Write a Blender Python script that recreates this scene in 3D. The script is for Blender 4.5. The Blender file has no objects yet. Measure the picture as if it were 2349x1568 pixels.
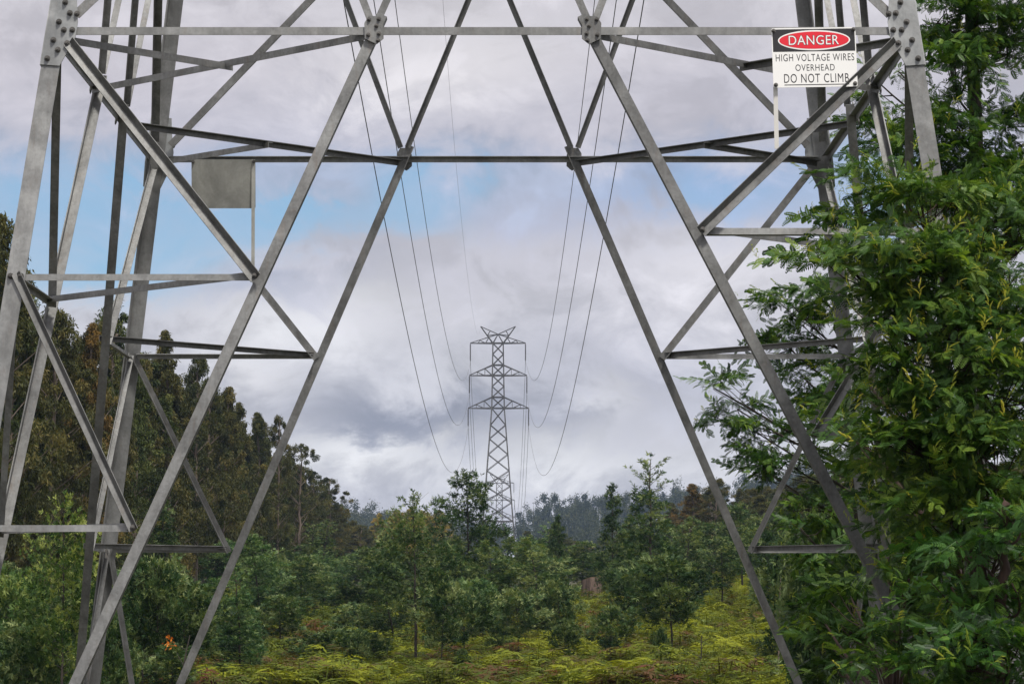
import bpy, math, random
import numpy as np
from mathutils import Vector, Matrix

C = bpy.context.scene
COL = C.collection
rng = np.random.default_rng(11)
random.seed(11)
R = math.radians

# ------------------------------------------------------------------ camera, sky, sun
F = 7037.8            # focal length in units of 1/2348 of the picture width
PITCH = 0.0887
cam_d = bpy.data.cameras.new('camera')
cam = bpy.data.objects.new('camera', cam_d)
COL.objects.link(cam)
cam_d.sensor_width = 36.0
cam_d.lens = F / 2348 * 36.0
cam_d.clip_start = 0.1
cam_d.clip_end = 8000
cam.location = (0, 0, 0)
cam.rotation_euler = (R(90) + PITCH, 0, 0)
C.camera = cam

C.view_settings.view_transform = 'Standard'
C.view_settings.look = 'None'
C.view_settings.exposure = 0.0
C.view_settings.gamma = 1.0
C.render.film_transparent = False
C.cycles.max_bounces = 6
C.cycles.diffuse_bounces = 3
C.cycles.transmission_bounces = 4
C.cycles.transparent_max_bounces = 8
C.cycles.volume_bounces = 0

SUN_DIR = Vector((0.22, -0.42, 0.88)).normalized()    # towards the sun: high, behind the camera, to the right
sun_d = bpy.data.lights.new('sun', 'SUN')
sun_d.energy = 3.8
sun_d.angle = R(9)
sun_d.color = (1.0, 0.95, 0.87)
sun = bpy.data.objects.new('sun', sun_d)
sun.rotation_euler = SUN_DIR.to_track_quat('Z', 'Y').to_euler()
sun.location = (20, -30, 60)
COL.objects.link(sun)


class NT:
    """tiny node-tree helper"""
    def __init__(self, tree):
        self.t = tree; self.n = tree.nodes; self.l = tree.links
        self.n.clear()

    def add(self, kind, **kw):
        nd = self.n.new(kind)
        for k, v in kw.items():
            setattr(nd, k, v)
        return nd

    def set(self, sock, v):
        if isinstance(v, bpy.types.NodeSocket):
            self.l.new(v, sock)
        else:
            sock.default_value = v

    def math(self, op, a, b=None, clamp=False):
        nd = self.add('ShaderNodeMath', operation=op, use_clamp=clamp)
        self.set(nd.inputs[0], a)
        if b is not None:
            self.set(nd.inputs[1], b)
        return nd.outputs[0]

    def mix(self, f, a, b, mode='MIX'):
        nd = self.add('ShaderNodeMix', data_type='RGBA', blend_type=mode)
        self.set(nd.inputs[0], f)
        self.set(nd.inputs[6], a); self.set(nd.inputs[7], b)
        return nd.outputs[2]

    def ramp(self, f, stops, interp='LINEAR'):
        nd = self.add('ShaderNodeValToRGB')
        cr = nd.color_ramp; cr.interpolation = interp
        while len(cr.elements) < len(stops):
            cr.elements.new(0.5)
        for e, (p, c) in zip(cr.elements, stops):
            e.position = p
            e.color = (c, c, c, 1) if not hasattr(c, '__len__') else (*c[:3], 1)
        self.set(nd.inputs[0], f)
        return nd.outputs[0]

    def noise(self, vec, scale, detail=4, rough=.55, dist=0.0):
        nd = self.add('ShaderNodeTexNoise')
        if vec is not None:
            self.l.new(vec, nd.inputs['Vector'])
        nd.inputs['Scale'].default_value = scale
        nd.inputs['Detail'].default_value = detail
        nd.inputs['Roughness'].default_value = rough
        nd.inputs['Distortion'].default_value = dist
        return nd.outputs[0]


def srgb(r, g, b):
    f = lambda c: (c / 255 / 12.92) if c / 255 <= .04045 else ((c / 255 + .055) / 1.055) ** 2.4
    return (f(r), f(g), f(b), 1)


def build_world():
    w = bpy.data.worlds.new('World')
    C.world = w
    w.use_nodes = True
    T = NT(w.node_tree)
    sky = T.add('ShaderNodeTexSky', sky_type='NISHITA')
    sky.sun_disc = False
    sky.sun_elevation = math.asin(SUN_DIR.z)
    sky.sun_rotation = math.atan2(SUN_DIR.x, SUN_DIR.y)
    sky.altitude = 200
    sky.air_density = 1.0; sky.dust_density = .5; sky.ozone_density = 2.0
    tc = T.add('ShaderNodeTexCoord')
    sep = T.add('ShaderNodeSeparateXYZ')
    T.l.new(tc.outputs['Generated'], sep.inputs[0])
    x, y, z = sep.outputs
    ay = T.math('MAXIMUM', T.math('ABSOLUTE', y), 0.08)
    # direction as slopes, in hundredths: u sideways, v upwards
    u = T.math('MULTIPLY', T.math('DIVIDE', x, ay), 100)
    v = T.math('MULTIPLY', T.math('DIVIDE', z, ay), 100)
    cmb = T.add('ShaderNodeCombineXYZ')
    T.set(cmb.inputs[0], u); T.set(cmb.inputs[1], T.math('MULTIPLY', v, 1.45)); T.set(cmb.inputs[2], y)
    P = cmb.outputs[0]
    nbig = T.noise(P, .085, 5, .55, .35)
    nmid = T.noise(P, .26, 6, .6, .5)
    nfin = T.noise(P, .9, 5, .6, .3)
    # wobble used to break up every edge
    wob = T.math('ADD', T.math('MULTIPLY', T.math('SUBTRACT', nmid, .5), 6.0),
                 T.math('MULTIPLY', T.math('SUBTRACT', nfin, .5), 1.6))
    wob2 = T.math('MULTIPLY', T.math('SUBTRACT', nbig, .5), 4.5)
    uw = T.math('ADD', u, T.math('ADD', T.math('MULTIPLY', wob, 1.0), wob2))
    vw = T.math('ADD', v, T.math('MULTIPLY', wob, .75))
    # bands of cloud by height above the horizon
    band = T.ramp(T.math('DIVIDE', vw, 22), [
        (0.00, srgb(196, 198, 206)), (0.16, srgb(196, 197, 207)), (0.22, srgb(222, 222, 226)),
        (0.285, srgb(190, 191, 201)), (0.36, srgb(190, 191, 200)), (0.45, srgb(203, 202, 209)),
        (0.53, srgb(196, 195, 205)), (0.59, srgb(178, 182, 200)), (0.66, srgb(172, 183, 206)),
        (0.72, srgb(186, 186, 199)), (0.83, srgb(198, 195, 203)), (1.0, srgb(207, 204, 209))])

    def blob(px, py, rx, ry, col, amt, base, soft=1.0):
        cu, cv = (px - 1174) / F * 100, (1410 - py) / F * 100
        du = T.math('DIVIDE', T.math('SUBTRACT', uw, cu), rx / F * 100)
        dv = T.math('DIVIDE', T.math('SUBTRACT', vw, cv), ry / F * 100)
        d2 = T.math('ADD', T.math('MULTIPLY', du, du), T.math('MULTIPLY', dv, dv))
        g = T.math('MULTIPLY', T.math('POWER', 2.718, T.math('MULTIPLY', d2, -soft)), amt, True)
        return T.mix(g, base, col)
    c = band
    c = blob(900, 950, 260, 70, srgb(134, 139, 155), .9, c)
    c = blob(560, 850, 130, 90, srgb(226, 225, 229), .9, c)
    c = blob(700, 740, 190, 80, srgb(228, 228, 232), .95, c)
    c = blob(1020, 850, 150, 60, srgb(206, 206, 212), .7, c)
    c = blob(800, 1045, 150, 40, srgb(240, 240, 242), .98, c)
    c = blob(1400, 930, 70, 70, srgb(238, 237, 240), .95, c)
    c = blob(1300, 1080, 120, 40, srgb(236, 236, 239), .9, c)
    c = blob(1430, 800, 260, 120, srgb(192, 192, 203), .7, c)
    c = blob(1640, 620, 260, 110, srgb(222, 220, 226), .85, c)
    c = blob(1150, 600, 220, 60, srgb(198, 197, 206), .7, c)
    c = blob(1560, 1000, 180, 90, srgb(206, 205, 211), .7, c)
    c = blob(1000, 130, 300, 110, srgb(222, 219, 222), .8, c)
    c = blob(1480, 280, 280, 110, srgb(197, 194, 203), .7, c)
    c = blob(250, 120, 320, 150, srgb(196, 192, 200), .7, c)
    c = blob(1330, 960, 130, 45, srgb(168, 170, 182), .6, c)
    c = blob(1560, 860, 200, 60, srgb(176, 177, 189), .55, c)
    c = blob(620, 640, 190, 40, srgb(166, 172, 192), .6, c)
    c = blob(1620, 420, 220, 60, srgb(150, 172, 210), .8, c)
    # gentle light and dark billows everywhere
    puff = T.ramp(nmid, [(.38, 0), (.52, .55), (.66, 1)], 'EASE')
    bil = T.math('ADD', T.math('MULTIPLY', T.math('SUBTRACT', puff, .5), .27),
                 T.math('MULTIPLY', T.math('SUBTRACT', nfin, .5), .17))
    hi = T.math('ADD', 1.0, bil)
    # clouds straight overhead are brighter than those low down
    top = T.math('MULTIPLY', T.math('MAXIMUM', T.math('SUBTRACT', z, .3), 0), .7)
    gain = T.math('MULTIPLY', T.math('MULTIPLY', hi, 1.09), T.math('ADD', 1.0, top))
    sc = T.add('ShaderNodeVectorMath', operation='SCALE')
    T.l.new(c, sc.inputs[0]); T.set(sc.inputs['Scale'], gain)
    cloud = sc.outputs[0]
    # gaps of blue sky
    m = T.math('MULTIPLY', 0.0, u)
    for px, py, rx, ry, a in [(120, 470, 300, 90, 1.3), (90, 590, 280, 80, 1.5), (420, 590, 120, 40, .5), (560, 510, 190, 48, 1.3),
                              (960, 450, 120, 70, 1.5), (860, 520, 140, 45, .5), (2010, 470, 130, 90, .85),
                              (300, 640, 120, 50, .6), (1900, 330, 90, 50, .4), (1640, 430, 150, 50, .7)]:
        cu, cv = (px - 1174) / F * 100, (1410 - py) / F * 100
        du = T.math('DIVIDE', T.math('SUBTRACT', uw, cu), rx / F * 100)
        dv = T.math('DIVIDE', T.math('SUBTRACT', vw, cv), ry / F * 100)
        d2 = T.math('ADD', T.math('MULTIPLY', du, du), T.math('MULTIPLY', dv, dv))
        m = T.math('ADD', m, T.math('MULTIPLY', T.math('POWER', 2.718, T.math('MULTIPLY', d2, -1.0)), a), True)
    skyc = T.add('ShaderNodeVectorMath', operation='SCALE')
    T.l.new(sky.outputs[0], skyc.inputs[0]); skyc.inputs['Scale'].default_value = .10
    thin = T.mix(.60, skyc.outputs[0], srgb(138, 196, 238))
    veil = T.ramp(T.math('ADD', T.math('MULTIPLY', nmid, .6), T.math('MULTIPLY', nbig, .4)), [(.36, 1.0), (.62, .45)])
    gap = T.mix(T.math('MULTIPLY', T.math('MULTIPLY', m, .95), veil), cloud, thin)
    bg = T.add('ShaderNodeBackground')
    T.l.new(gap, bg.inputs['Color'])
    bg.inputs['Strength'].default_value = 1.0
    out = T.add('ShaderNodeOutputWorld')
    T.l.new(bg.outputs[0], out.inputs['Surface'])


build_world()

# ------------------------------------------------------------------ helpers


def ray(px, py):
    a = (px - 1174) / F; b = (784 - py) / F
    c, s = math.cos(PITCH), math.sin(PITCH)
    yy = c - s * b
    return Vector((a / yy, 1.0, (s + c * b) / yy))


def at(px, py, Y):
    return ray(px, py) * Y


def tag(o, label=None, cat=None, group=None, kind=None):
    if label: o['label'] = label
    if cat: o['category'] = cat
    if group: o['group'] = group
    if kind: o['kind'] = kind
    return o


def empty(name, loc):
    o = bpy.data.objects.new(name, None)
    o.empty_display_size = .3
    o.location = loc
    COL.objects.link(o)
    return o


def link(name, me, parent=None, loc=(0, 0, 0)):
    o = bpy.data.objects.new(name, me)
    COL.objects.link(o)
    o.parent = parent
    o.location = loc
    return o


class MB:
    def __init__(self):
        self.v = []; self.f = []; self.m = []

    def add(self, vs, fs, mi=0):
        b = len(self.v)
        self.v += [tuple(p) for p in vs]
        for q in fs:
            self.f.append([b + i for i in q]); self.m.append(mi)

    def lbar(self, p0, p1, n, w, t=.008, flip=1, off=.014, w2=None):
        """rolled steel angle: one flange in the face with normal n, the other pointing inwards"""
        p0, p1 = Vector(p0), Vector(p1)
        w2 = w2 or w
        d = (p1 - p0).normalized()
        n = Vector(n)
        inn = -(n - d * n.dot(d)).normalized()
        e1 = d.cross(inn) * flip
        prof = [(-w / 2, 0), (w / 2, 0), (w / 2, t), (-w / 2 + t, t), (-w / 2 + t, w2), (-w / 2, w2)]
        vs = []
        for p in (p0, p1):
            for a, b in prof:
                vs.append(p + e1 * a + inn * (b + off))
        fs = [(i, (i + 1) % 6, 6 + (i + 1) % 6, 6 + i) for i in range(6)]
        fs += [(0, 1, 2, 3), (0, 3, 4, 5), (6, 9, 8, 7), (6, 11, 10, 9)]
        self.add(vs, fs)

    def vbar(self, p0, p1, n, w, t=.006, off=0.0):
        """angle set on its ridge: both flanges open outwards like a trough"""
        p0, p1 = Vector(p0), Vector(p1)
        d = (p1 - p0).normalized(); n = Vector(n); n = (n - d * n.dot(d)).normalized()
        e = d.cross(n)
        a = (e * .92 + n * .38).normalized(); b2 = (-e * .62 + n * .78).normalized()
        an = (n * .92 - e * .38).normalized(); bn = (n * .62 + e * .78).normalized()
        vs = []
        for p in (p0, p1):
            p = p + n * off
            vs += [p, p + a * w, p + a * w - an * t, p - n * t * 1.3, p + b2 * w - bn * t, p + b2 * w]
        fs = [(i, (i + 1) % 6, 6 + (i + 1) % 6, 6 + i) for i in range(6)]
        fs += [(0, 1, 2, 3), (0, 3, 4, 5), (6, 9, 8, 7), (6, 11, 10, 9)]
        self.add(vs, fs)

    def bar(self, p0, p1, w, h=None, up=(0, 0, 1)):
        p0, p1 = Vector(p0), Vector(p1); h = h or w
        d = (p1 - p0).normalized(); up = Vector(up)
        if abs(d.dot(up)) > .97: up = Vector((0, 1, 0))
        s = d.cross(up).normalized(); u = s.cross(d)
        vs = []
        for p in (p0, p1):
            vs += [p - s * w / 2 - u * h / 2, p + s * w / 2 - u * h / 2, p + s * w / 2 + u * h / 2, p - s * w / 2 + u * h / 2]
        self.add(vs, [(0, 1, 5, 4), (1, 2, 6, 5), (2, 3, 7, 6), (3, 0, 4, 7), (3, 2, 1, 0), (4, 5, 6, 7)])

    def plate(self, poly, n, t):
        """flat plate: poly is a list of points, thickened by t along n"""
        n = Vector(n).normalized(); k = len(poly)
        vs = [Vector(p) for p in poly] + [Vector(p) + n * t for p in poly]
        fs = [tuple(range(k)), tuple(range(2 * k - 1, k - 1, -1))]
        fs += [(i, (i + 1) % k, k + (i + 1) % k, k + i) for i in range(k)]
        self.add(vs, fs)

    def tube(self, pts, rad, seg=7, cap=True):
        pts = [Vector(p) for p in pts]
        b = len(self.v); n = len(pts)
        ref = Vector((.31, .93, .17)).normalized()
        for i, p in enumerate(pts):
            d = (pts[min(i + 1, n - 1)] - pts[max(i - 1, 0)]).normalized()
            s = d.cross(ref)
            if s.length < .1: s = d.cross(Vector((1, 0, 0)))
            s.normalize(); u = d.cross(s)
            r = rad[i] if hasattr(rad, '__len__') else rad
            for k in range(seg):
                a = 2 * math.pi * k / seg
                self.v.append(tuple(p + s * math.cos(a) * r + u * math.sin(a) * r))
        for i in range(n - 1):
            for k in range(seg):
                self.f.append([b + i * seg + k, b + i * seg + (k + 1) % seg, b + (i + 1) * seg + (k + 1) % seg, b + (i + 1) * seg + k]); self.m.append(0)
        if cap:
            self.f.append([b + k for k in range(seg)][::-1]); self.m.append(0)
            self.f.append([b + (n - 1) * seg + k for k in range(seg)]); self.m.append(0)

    def mesh(self, name, mats, origin=(0, 0, 0), smooth=False):
        me = bpy.data.meshes.new(name)
        o = Vector(origin)
        me.from_pydata([(x - o.x, y - o.y, z - o.z) for x, y, z in self.v], [], self.f)
        if not isinstance(mats, (list, tuple)): mats = [mats]
        for m in mats: me.materials.append(m)
        if len(mats) > 1: me.polygons.foreach_set('material_index', self.m)
        if smooth: me.polygons.foreach_set('use_smooth', [True] * len(self.f))
        me.update()
        return me

    def build(self, name, mats, parent=None, smooth=False):
        """vertices are in world space; the object sits in its parent's frame"""
        org = parent.matrix_basis.translation if parent else Vector((0, 0, 0))
        return link(name, self.mesh(name, mats, org, smooth), parent)


def quads(name, V, mats, tint=None, mi=None):
    """V: (n,4,3) loose quads -> one mesh with a per-face 'tint' attribute"""
    n = len(V)
    me = bpy.data.meshes.new(name)
    me.vertices.add(n * 4)
    me.vertices.foreach_set('co', np.ascontiguousarray(V, dtype=np.float32).ravel())
    me.loops.add(n * 4)
    me.loops.foreach_set('vertex_index', np.arange(n * 4, dtype=np.int32))
    me.polygons.add(n)
    me.polygons.foreach_set('loop_start', np.arange(n, dtype=np.int32) * 4)
    me.polygons.foreach_set('loop_total', np.full(n, 4, dtype=np.int32))
    if not isinstance(mats, (list, tuple)): mats = [mats]
    for m in mats: me.materials.append(m)
    if mi is not None: me.polygons.foreach_set('material_index', mi.astype(np.int32))
    if tint is not None:
        a = me.attributes.new('tint', 'FLOAT', 'FACE')
        a.data.foreach_set('value', tint.astype(np.float32))
    me.update(calc_edges=True)
    return me


# ------------------------------------------------------------------ materials
def principled(name):
    m = bpy.data.materials.new(name); m.use_nodes = True
    T = NT(m.node_tree)
    p = T.add('ShaderNodeBsdfPrincipled'); o = T.add('ShaderNodeOutputMaterial')
    T.l.new(p.outputs[0], o.inputs[0])
    return m, T, p, o


def steel(name, lo, hi, metal=.35, rough=.5, rust=.25):
    m, T, p, o = principled(name)
    tc = T.add('ShaderNodeTexCoord'); v = tc.outputs['Object']
    mp = T.add('ShaderNodeMapping'); T.l.new(v, mp.inputs[0]); mp.inputs['Scale'].default_value = (9, 9, 1.6)
    a = T.noise(v, 7, 6, .6, .4); b = T.noise(mp.outputs[0], 3.5, 5, .65, .2); c = T.noise(v, 60, 3, .6)
    vor = T.add('ShaderNodeTexVoronoi'); T.l.new(v, vor.inputs['Vector']); vor.inputs['Scale'].default_value = 55
    k = T.math('ADD', T.math('MULTIPLY', a, .5), T.math('ADD', T.math('MULTIPLY', b, .35), T.math('MULTIPLY', c, .15)))
    col = T.ramp(k, [(.34, lo), (.66, hi)])
    sp = T.math('MULTIPLY', T.math('SUBTRACT', vor.outputs['Color'], .5), .10)
    col = T.mix(T.math('ADD', .06, sp, True), col, (.62, .64, .66, 1))
    rs = T.ramp(T.noise(mp.outputs[0], 2.1, 6, .7, .6), [(.54, 0), (.70, 1)])
    col = T.mix(T.math('MULTIPLY', rs, rust), col, (.16, .085, .035, 1))
    oi = T.add('ShaderNodeObjectInfo')
    batch = T.math('ADD', .78, T.math('MULTIPLY', oi.outputs['Random'], .50))
    blot = T.ramp(T.noise(v, 2.3, 5, .6, .8), [(.38, .72), (.62, 1.18)])
    sc = T.add('ShaderNodeVectorMath', operation='SCALE')
    T.l.new(col, sc.inputs[0]); T.set(sc.inputs['Scale'], T.math('MULTIPLY', batch, blot))
    T.l.new(sc.outputs[0], p.inputs['Base Color'])
    p.inputs['Metallic'].default_value = metal
    T.l.new(T.math('ADD', rough - .12, T.math('MULTIPLY', a, .3)), p.inputs['Roughness'])
    bp = T.add('ShaderNodeBump'); bp.inputs['Strength'].default_value = .12; bp.inputs['Distance'].default_value = .004
    T.l.new(c, bp.inputs['Height']); T.l.new(bp.outputs[0], p.inputs['Normal'])
    return m


def paint(name, col, rough=.4, dirt=.12):
    m, T, p, o = principled(name)
    tc = T.add('ShaderNodeTexCoord')
    n = T.noise(tc.outputs['Object'], 9, 6, .65, .3)
    T.l.new(T.mix(T.math('MULTIPLY', n, dirt), (*col, 1), (col[0] * .55, col[1] * .52, col[2] * .45, 1)), p.inputs['Base Color'])
    p.inputs['Roughness'].default_value = rough
    return m


def leaf(name, dark, mid, light, trans=.25, rough=.55, spec=.22, tintable=True):
    m, T, p, o = principled(name)
    at_ = T.add('ShaderNodeAttribute', attribute_name='tint')
    col = T.ramp(at_.outputs['Fac'], [(0, dark), (.5, mid), (1, light)])
    if tintable:
        oi = T.add('ShaderNodeObjectInfo')
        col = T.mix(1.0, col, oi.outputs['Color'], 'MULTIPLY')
    T.l.new(col, p.inputs['Base Color'])
    p.inputs['Roughness'].default_value = rough
    p.inputs['Specular IOR Level'].default_value = spec
    tr = T.add('ShaderNodeBsdfTranslucent')
    T.l.new(T.mix(1.0, col, (1.25, 1.2, .5, 1), 'MULTIPLY'), tr.inputs['Color'])
    mx = T.add('ShaderNodeMixShader'); mx.inputs[0].default_value = trans
    T.l.new(p.outputs[0], mx.inputs[1]); T.l.new(tr.outputs[0], mx.inputs[2]); T.l.new(mx.outputs[0], o.inputs[0])
    return m


def bark(name, a, b, scale=6):
    m, T, p, o = principled(name)
    tc = T.add('ShaderNodeTexCoord'); mp = T.add('ShaderNodeMapping')
    T.l.new(tc.outputs['Object'], mp.inputs[0]); mp.inputs['Scale'].default_value = (1, 1, .22)
    n = T.noise(mp.outputs[0], scale, 6, .65, .5)
    T.l.new(T.ramp(n, [(.35, a), (.65, b)]), p.inputs['Base Color'])
    p.inputs['Roughness'].default_value = .9
    bp = T.add('ShaderNodeBump'); bp.inputs['Strength'].default_value = .6; bp.inputs['Distance'].default_value = .02
    T.l.new(n, bp.inputs['Height']); T.l.new(bp.outputs[0], p.inputs['Normal'])
    return m


M_STEEL = steel('galvanised_steel', (.088, .089, .086), (.225, .227, .222), .3, .5, .22)
M_LEG = steel('leg_steel', (.15, .152, .15), (.29, .293, .287), .3, .5, .15)
M_PLATE = steel('gusset_steel', (.25, .265, .27), (.42, .43, .43), rust=.12)
M_BOLT = steel('bolt_steel', (.05, .046, .04), (.13, .12, .11), .4, .6, .5)
M_FARSTEEL = steel('far_steel', (.045, .045, .048), (.075, .075, .08), .1, .6, .0)
M_WIRE = paint('conductor', (.05, .05, .052), .5)
M_INS = paint('insulator_glaze', (.07, .065, .06), .3)
M_WHITE = paint('sign_white', (.86, .86, .85), .35, .14)
M_BLACK = paint('sign_black', (.018, .018, .02), .35, .1)
M_RED = paint('sign_red', (.72, .012, .03), .35, .05)
M_SIGNBACK = steel('sign_back', (.25, .25, .225), (.30, .30, .27), .2, .55, .03)
M_STRAP = paint('strap_metal', (.70, .69, .66), .45, .35)
M_WATTLE = leaf('wattle_leaf', (.014, .040, .012), (.062, .118, .038), (.25, .30, .12), .3)
M_NEARLEAF = leaf('near_wattle_leaf', (.016, .048, .010), (.068, .150, .028), (.235, .34, .050), .36, .45, .3)
M_SHOOT = leaf('young_shoot_leaf', (.20, .27, .04), (.34, .38, .05), (.50, .46, .06), .4)
M_EUC = leaf('eucalypt_leaf', (.018, .028, .009), (.058, .072, .024), (.145, .140, .055), .25)
M_FERN = leaf('bracken_frond', (.13, .055, .032), (.066, .100, .016), (.235, .255, .020), .3, .7, .1, tintable=False)
M_ORANGE = leaf('orange_leaf', (.42, .10, .01), (.60, .18, .015), (.72, .28, .03), .3)
M_BARK = bark('wattle_bark', (.024, .019, .015), (.07, .057, .047))
M_REDBARK = bark('red_bark', (.022, .013, .010), (.065, .036, .026))
M_EUCBARK = bark('eucalypt_bark', (.075, .055, .042), (.19, .15, .12), 3)
M_STUMP = bark('stump_wood', (.045, .030, .024), (.20, .14, .11), 3)
M_CONC = bark('concrete', (.16, .155, .145), (.24, .235, .22), 5)
M_STUMPTOP = bark('stump_top', (.20, .09, .045), (.30, .15, .08), 4)

# ------------------------------------------------------------------ ground
GZ = [(-60, -1.0), (0, -1.65), (12, -2.25), (20, -2.75), (40, -3.05), (70, -3.1), (100, -2.9), (115, -2.65), (135, -2.2), (160, -1.3),
      (185, -.4), (220, .6), (260, 1.5), (350, 3), (500, 6), (700, 7.5), (900, 9), (1150, 11), (1400, 16), (1700, 34), (1850, 44), (2100, 46), (2600, 30), (4000, 20)]
GY = np.array([g[0] for g in GZ], float); GV = np.array([g[1] for g in GZ], float)


def ground(x, y):
    x = np.asarray(x, float); y = np.asarray(y, float)
    z = np.interp(y, GY, GV)
    near = np.clip((y - 95) / 60, 0, 1) * np.clip((420 - y) / 100, 0, 1)
    z = z + near * .085 * np.clip(x - 2, 0, 22)                       # bank on the right of the clearing
    side = np.clip((y - 60) / 80, 0, 1) * np.clip((1000 - y) / 400, 0, 1)
    z = z + side * .10 * np.clip(-24 - x, 0, 60) + side * .07 * np.clip(x - 26, 0, 60)
    farf = np.clip((y - 1300) / 500, 0, 1)
    z = z + farf * (np.interp(x, [-500, -150, -95, -40, 0, 15, 60, 140, 300, 600], [12, 2, -1, -3, -10, 4, 9, 20, 34, 40]) + 3 * np.sin(x / 21))
    z = z + .18 * np.sin(x * .55 + 1) * np.sin(y * .31) + .1 * np.sin(x * 1.3) * np.sin(y * .9 + 2)
    return z


def gz(x, y):
    return float(ground(x, y))


def build_ground():
    xs = np.concatenate([np.linspace(-1500, -120, 24), np.linspace(-110, 110, 111), np.linspace(120, 1500, 24)])
    ys = np.concatenate([np.linspace(-60, 280, 171), np.linspace(290, 1000, 50), np.linspace(1030, 2480, 50)])
    X, Y = np.meshgrid(xs, ys)
    Z = ground(X, Y)
    nx, ny = len(xs), len(ys)
    me = bpy.data.meshes.new('ground')
    vs = np.stack([X, Y, Z], -1).reshape(-1, 3)
    fs = [(j * nx + i, j * nx + i + 1, (j + 1) * nx + i + 1, (j + 1) * nx + i) for j in range(ny - 1) for i in range(nx - 1)]
    me.from_pydata(vs.tolist(), [], fs)
    me.polygons.foreach_set('use_smooth', [True] * len(fs))
    m, T, p, o = principled('scrub_ground')
    tc = T.add('ShaderNodeTexCoord'); v = tc.outputs['Object']
    a = T.noise(v, .35, 6, .6, .4); b = T.noise(v, 3.0, 6, .7)
    c1 = T.ramp(a, [(.35, (.050, .040, .024)), (.5, (.045, .055, .016)), (.65, (.075, .082, .018))])
    c2 = T.mix(T.ramp(b, [(.4, 0), (.65, 1)]), c1, (.04, .03, .02, 1))
    T.l.new(c2, p.inputs['Base Color']); p.inputs['Roughness'].default_value = .95
    bp = T.add('ShaderNodeBump'); bp.inputs['Strength'].default_value = .8; bp.inputs['Distance'].default_value = .2
    T.l.new(b, bp.inputs['Height']); T.l.new(bp.outputs[0], p.inputs['Normal'])
    me.materials.append(m)
    tag(link('ground', me), kind='structure')


build_ground()

# ------------------------------------------------------------------ the near lattice tower
S2 = 3.0; BAT = 0.1273; H = 4.0055; D0 = 20.855
TX = -0.201; TY = D0 + S2; ZTOP = 9.6


def half(z):
    return S2 + BAT * (H - z)


NRM = {'near': Vector((0, -1, BAT)).normalized(), 'far': Vector((0, 1, BAT)).normalized(),
       'left': Vector((-1, 0, BAT)).normalized(), 'right': Vector((1, 0, BAT)).normalized()}


def fp(face, u, z):
    a = half(z)
    if face == 'near': return Vector((TX + u, TY - a, z))
    if face == 'far': return Vector((TX + u, TY + a, z))
    if face == 'left': return Vector((TX - a, TY + u, z))
    return Vector((TX + a, TY + u, z))


tower = empty('lattice_tower', (TX, TY, gz(TX, TY)))
tag(tower, 'near galvanised steel lattice tower whose spread legs and bars frame the whole view', 'power tower')

bolt_b = MB()
bolt_b.tube([(0, 0, 0), (0, 0, .005)], .021, 10)
bolt_b.tube([(0, 0, .005), (0, 0, .021)], .0155, 6)
bolt_b.tube([(0, 0, .021), (0, 0, .031)], .0085, 7)
ME_BOLT = bolt_b.mesh('bolt', M_BOLT)


def bolt(parent, p, n, s=1.0):
    o = link('bolt', ME_BOLT, parent)
    q = Vector(n).to_track_quat('Z', 'Y')
    o.rotation_euler = q.to_euler()
    o.location = Vector(p) - tower.location
    o.scale = (s, s, s)
    return o


STD = [2.2812, .5788, -1.12, -2.83]
SHORT = [2.60, 1.20, -.20, -1.62]
foot = {(-1, -1): STD, (-1, 1): STD, (1, 1): STD, (1, -1): SHORT}      # (x side, y side)
NODE = .75
# legs: big angles, corner outwards
for (sx, sy), lv in foot.items():
    zf = min(lv[3], gz(TX + sx * half(lv[3]), TY + sy * half(lv[3])))
    b = MB(); w, t = .128, .012
    prof = [(0, 0), (w, 0), (w, t), (t, t), (t, w), (0, w)]
    vs = []
    for z in (zf - .15, ZTOP):
        a = half(z)
        for p, q in prof:
            vs.append((TX + sx * (a - p), TY + sy * (a - q), z))
    b.add(vs, [(i, (i + 1) % 6, 6 + (i + 1) % 6, 6 + i) for i in range(6)] + [(0, 1, 2, 3), (0, 3, 4, 5), (6, 9, 8, 7), (6, 11, 10, 9)])
    b.build('leg', M_LEG, tower)
    b = MB()      # footing: low concrete block
    a = half(zf); c = Vector((TX + sx * (a - .05), TY + sy * (a - .05), zf - .25))
    b.bar(c, c + Vector((0, 0, .42)), .6)
    b.build('footing', M_CONC, tower)


def corner_of(face, s):
    return {'near': (s, -1), 'far': (s, 1), 'left': (-1, s), 'right': (1, s)}[face]


def member(name, p0, p1, n, w, flip=1, off=.014, t=.007, w2=None, ext=0.0, mat=None):
    b = MB()
    p0, p1 = Vector(p0), Vector(p1)
    d = (p1 - p0).normalized()
    b.lbar(p0 - d * ext, p1 + d * ext, n, w, t, flip, off, w2)
    return b.build(name, mat or (M_LEG if name == 'horizontal' else M_STEEL), tower)


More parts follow.
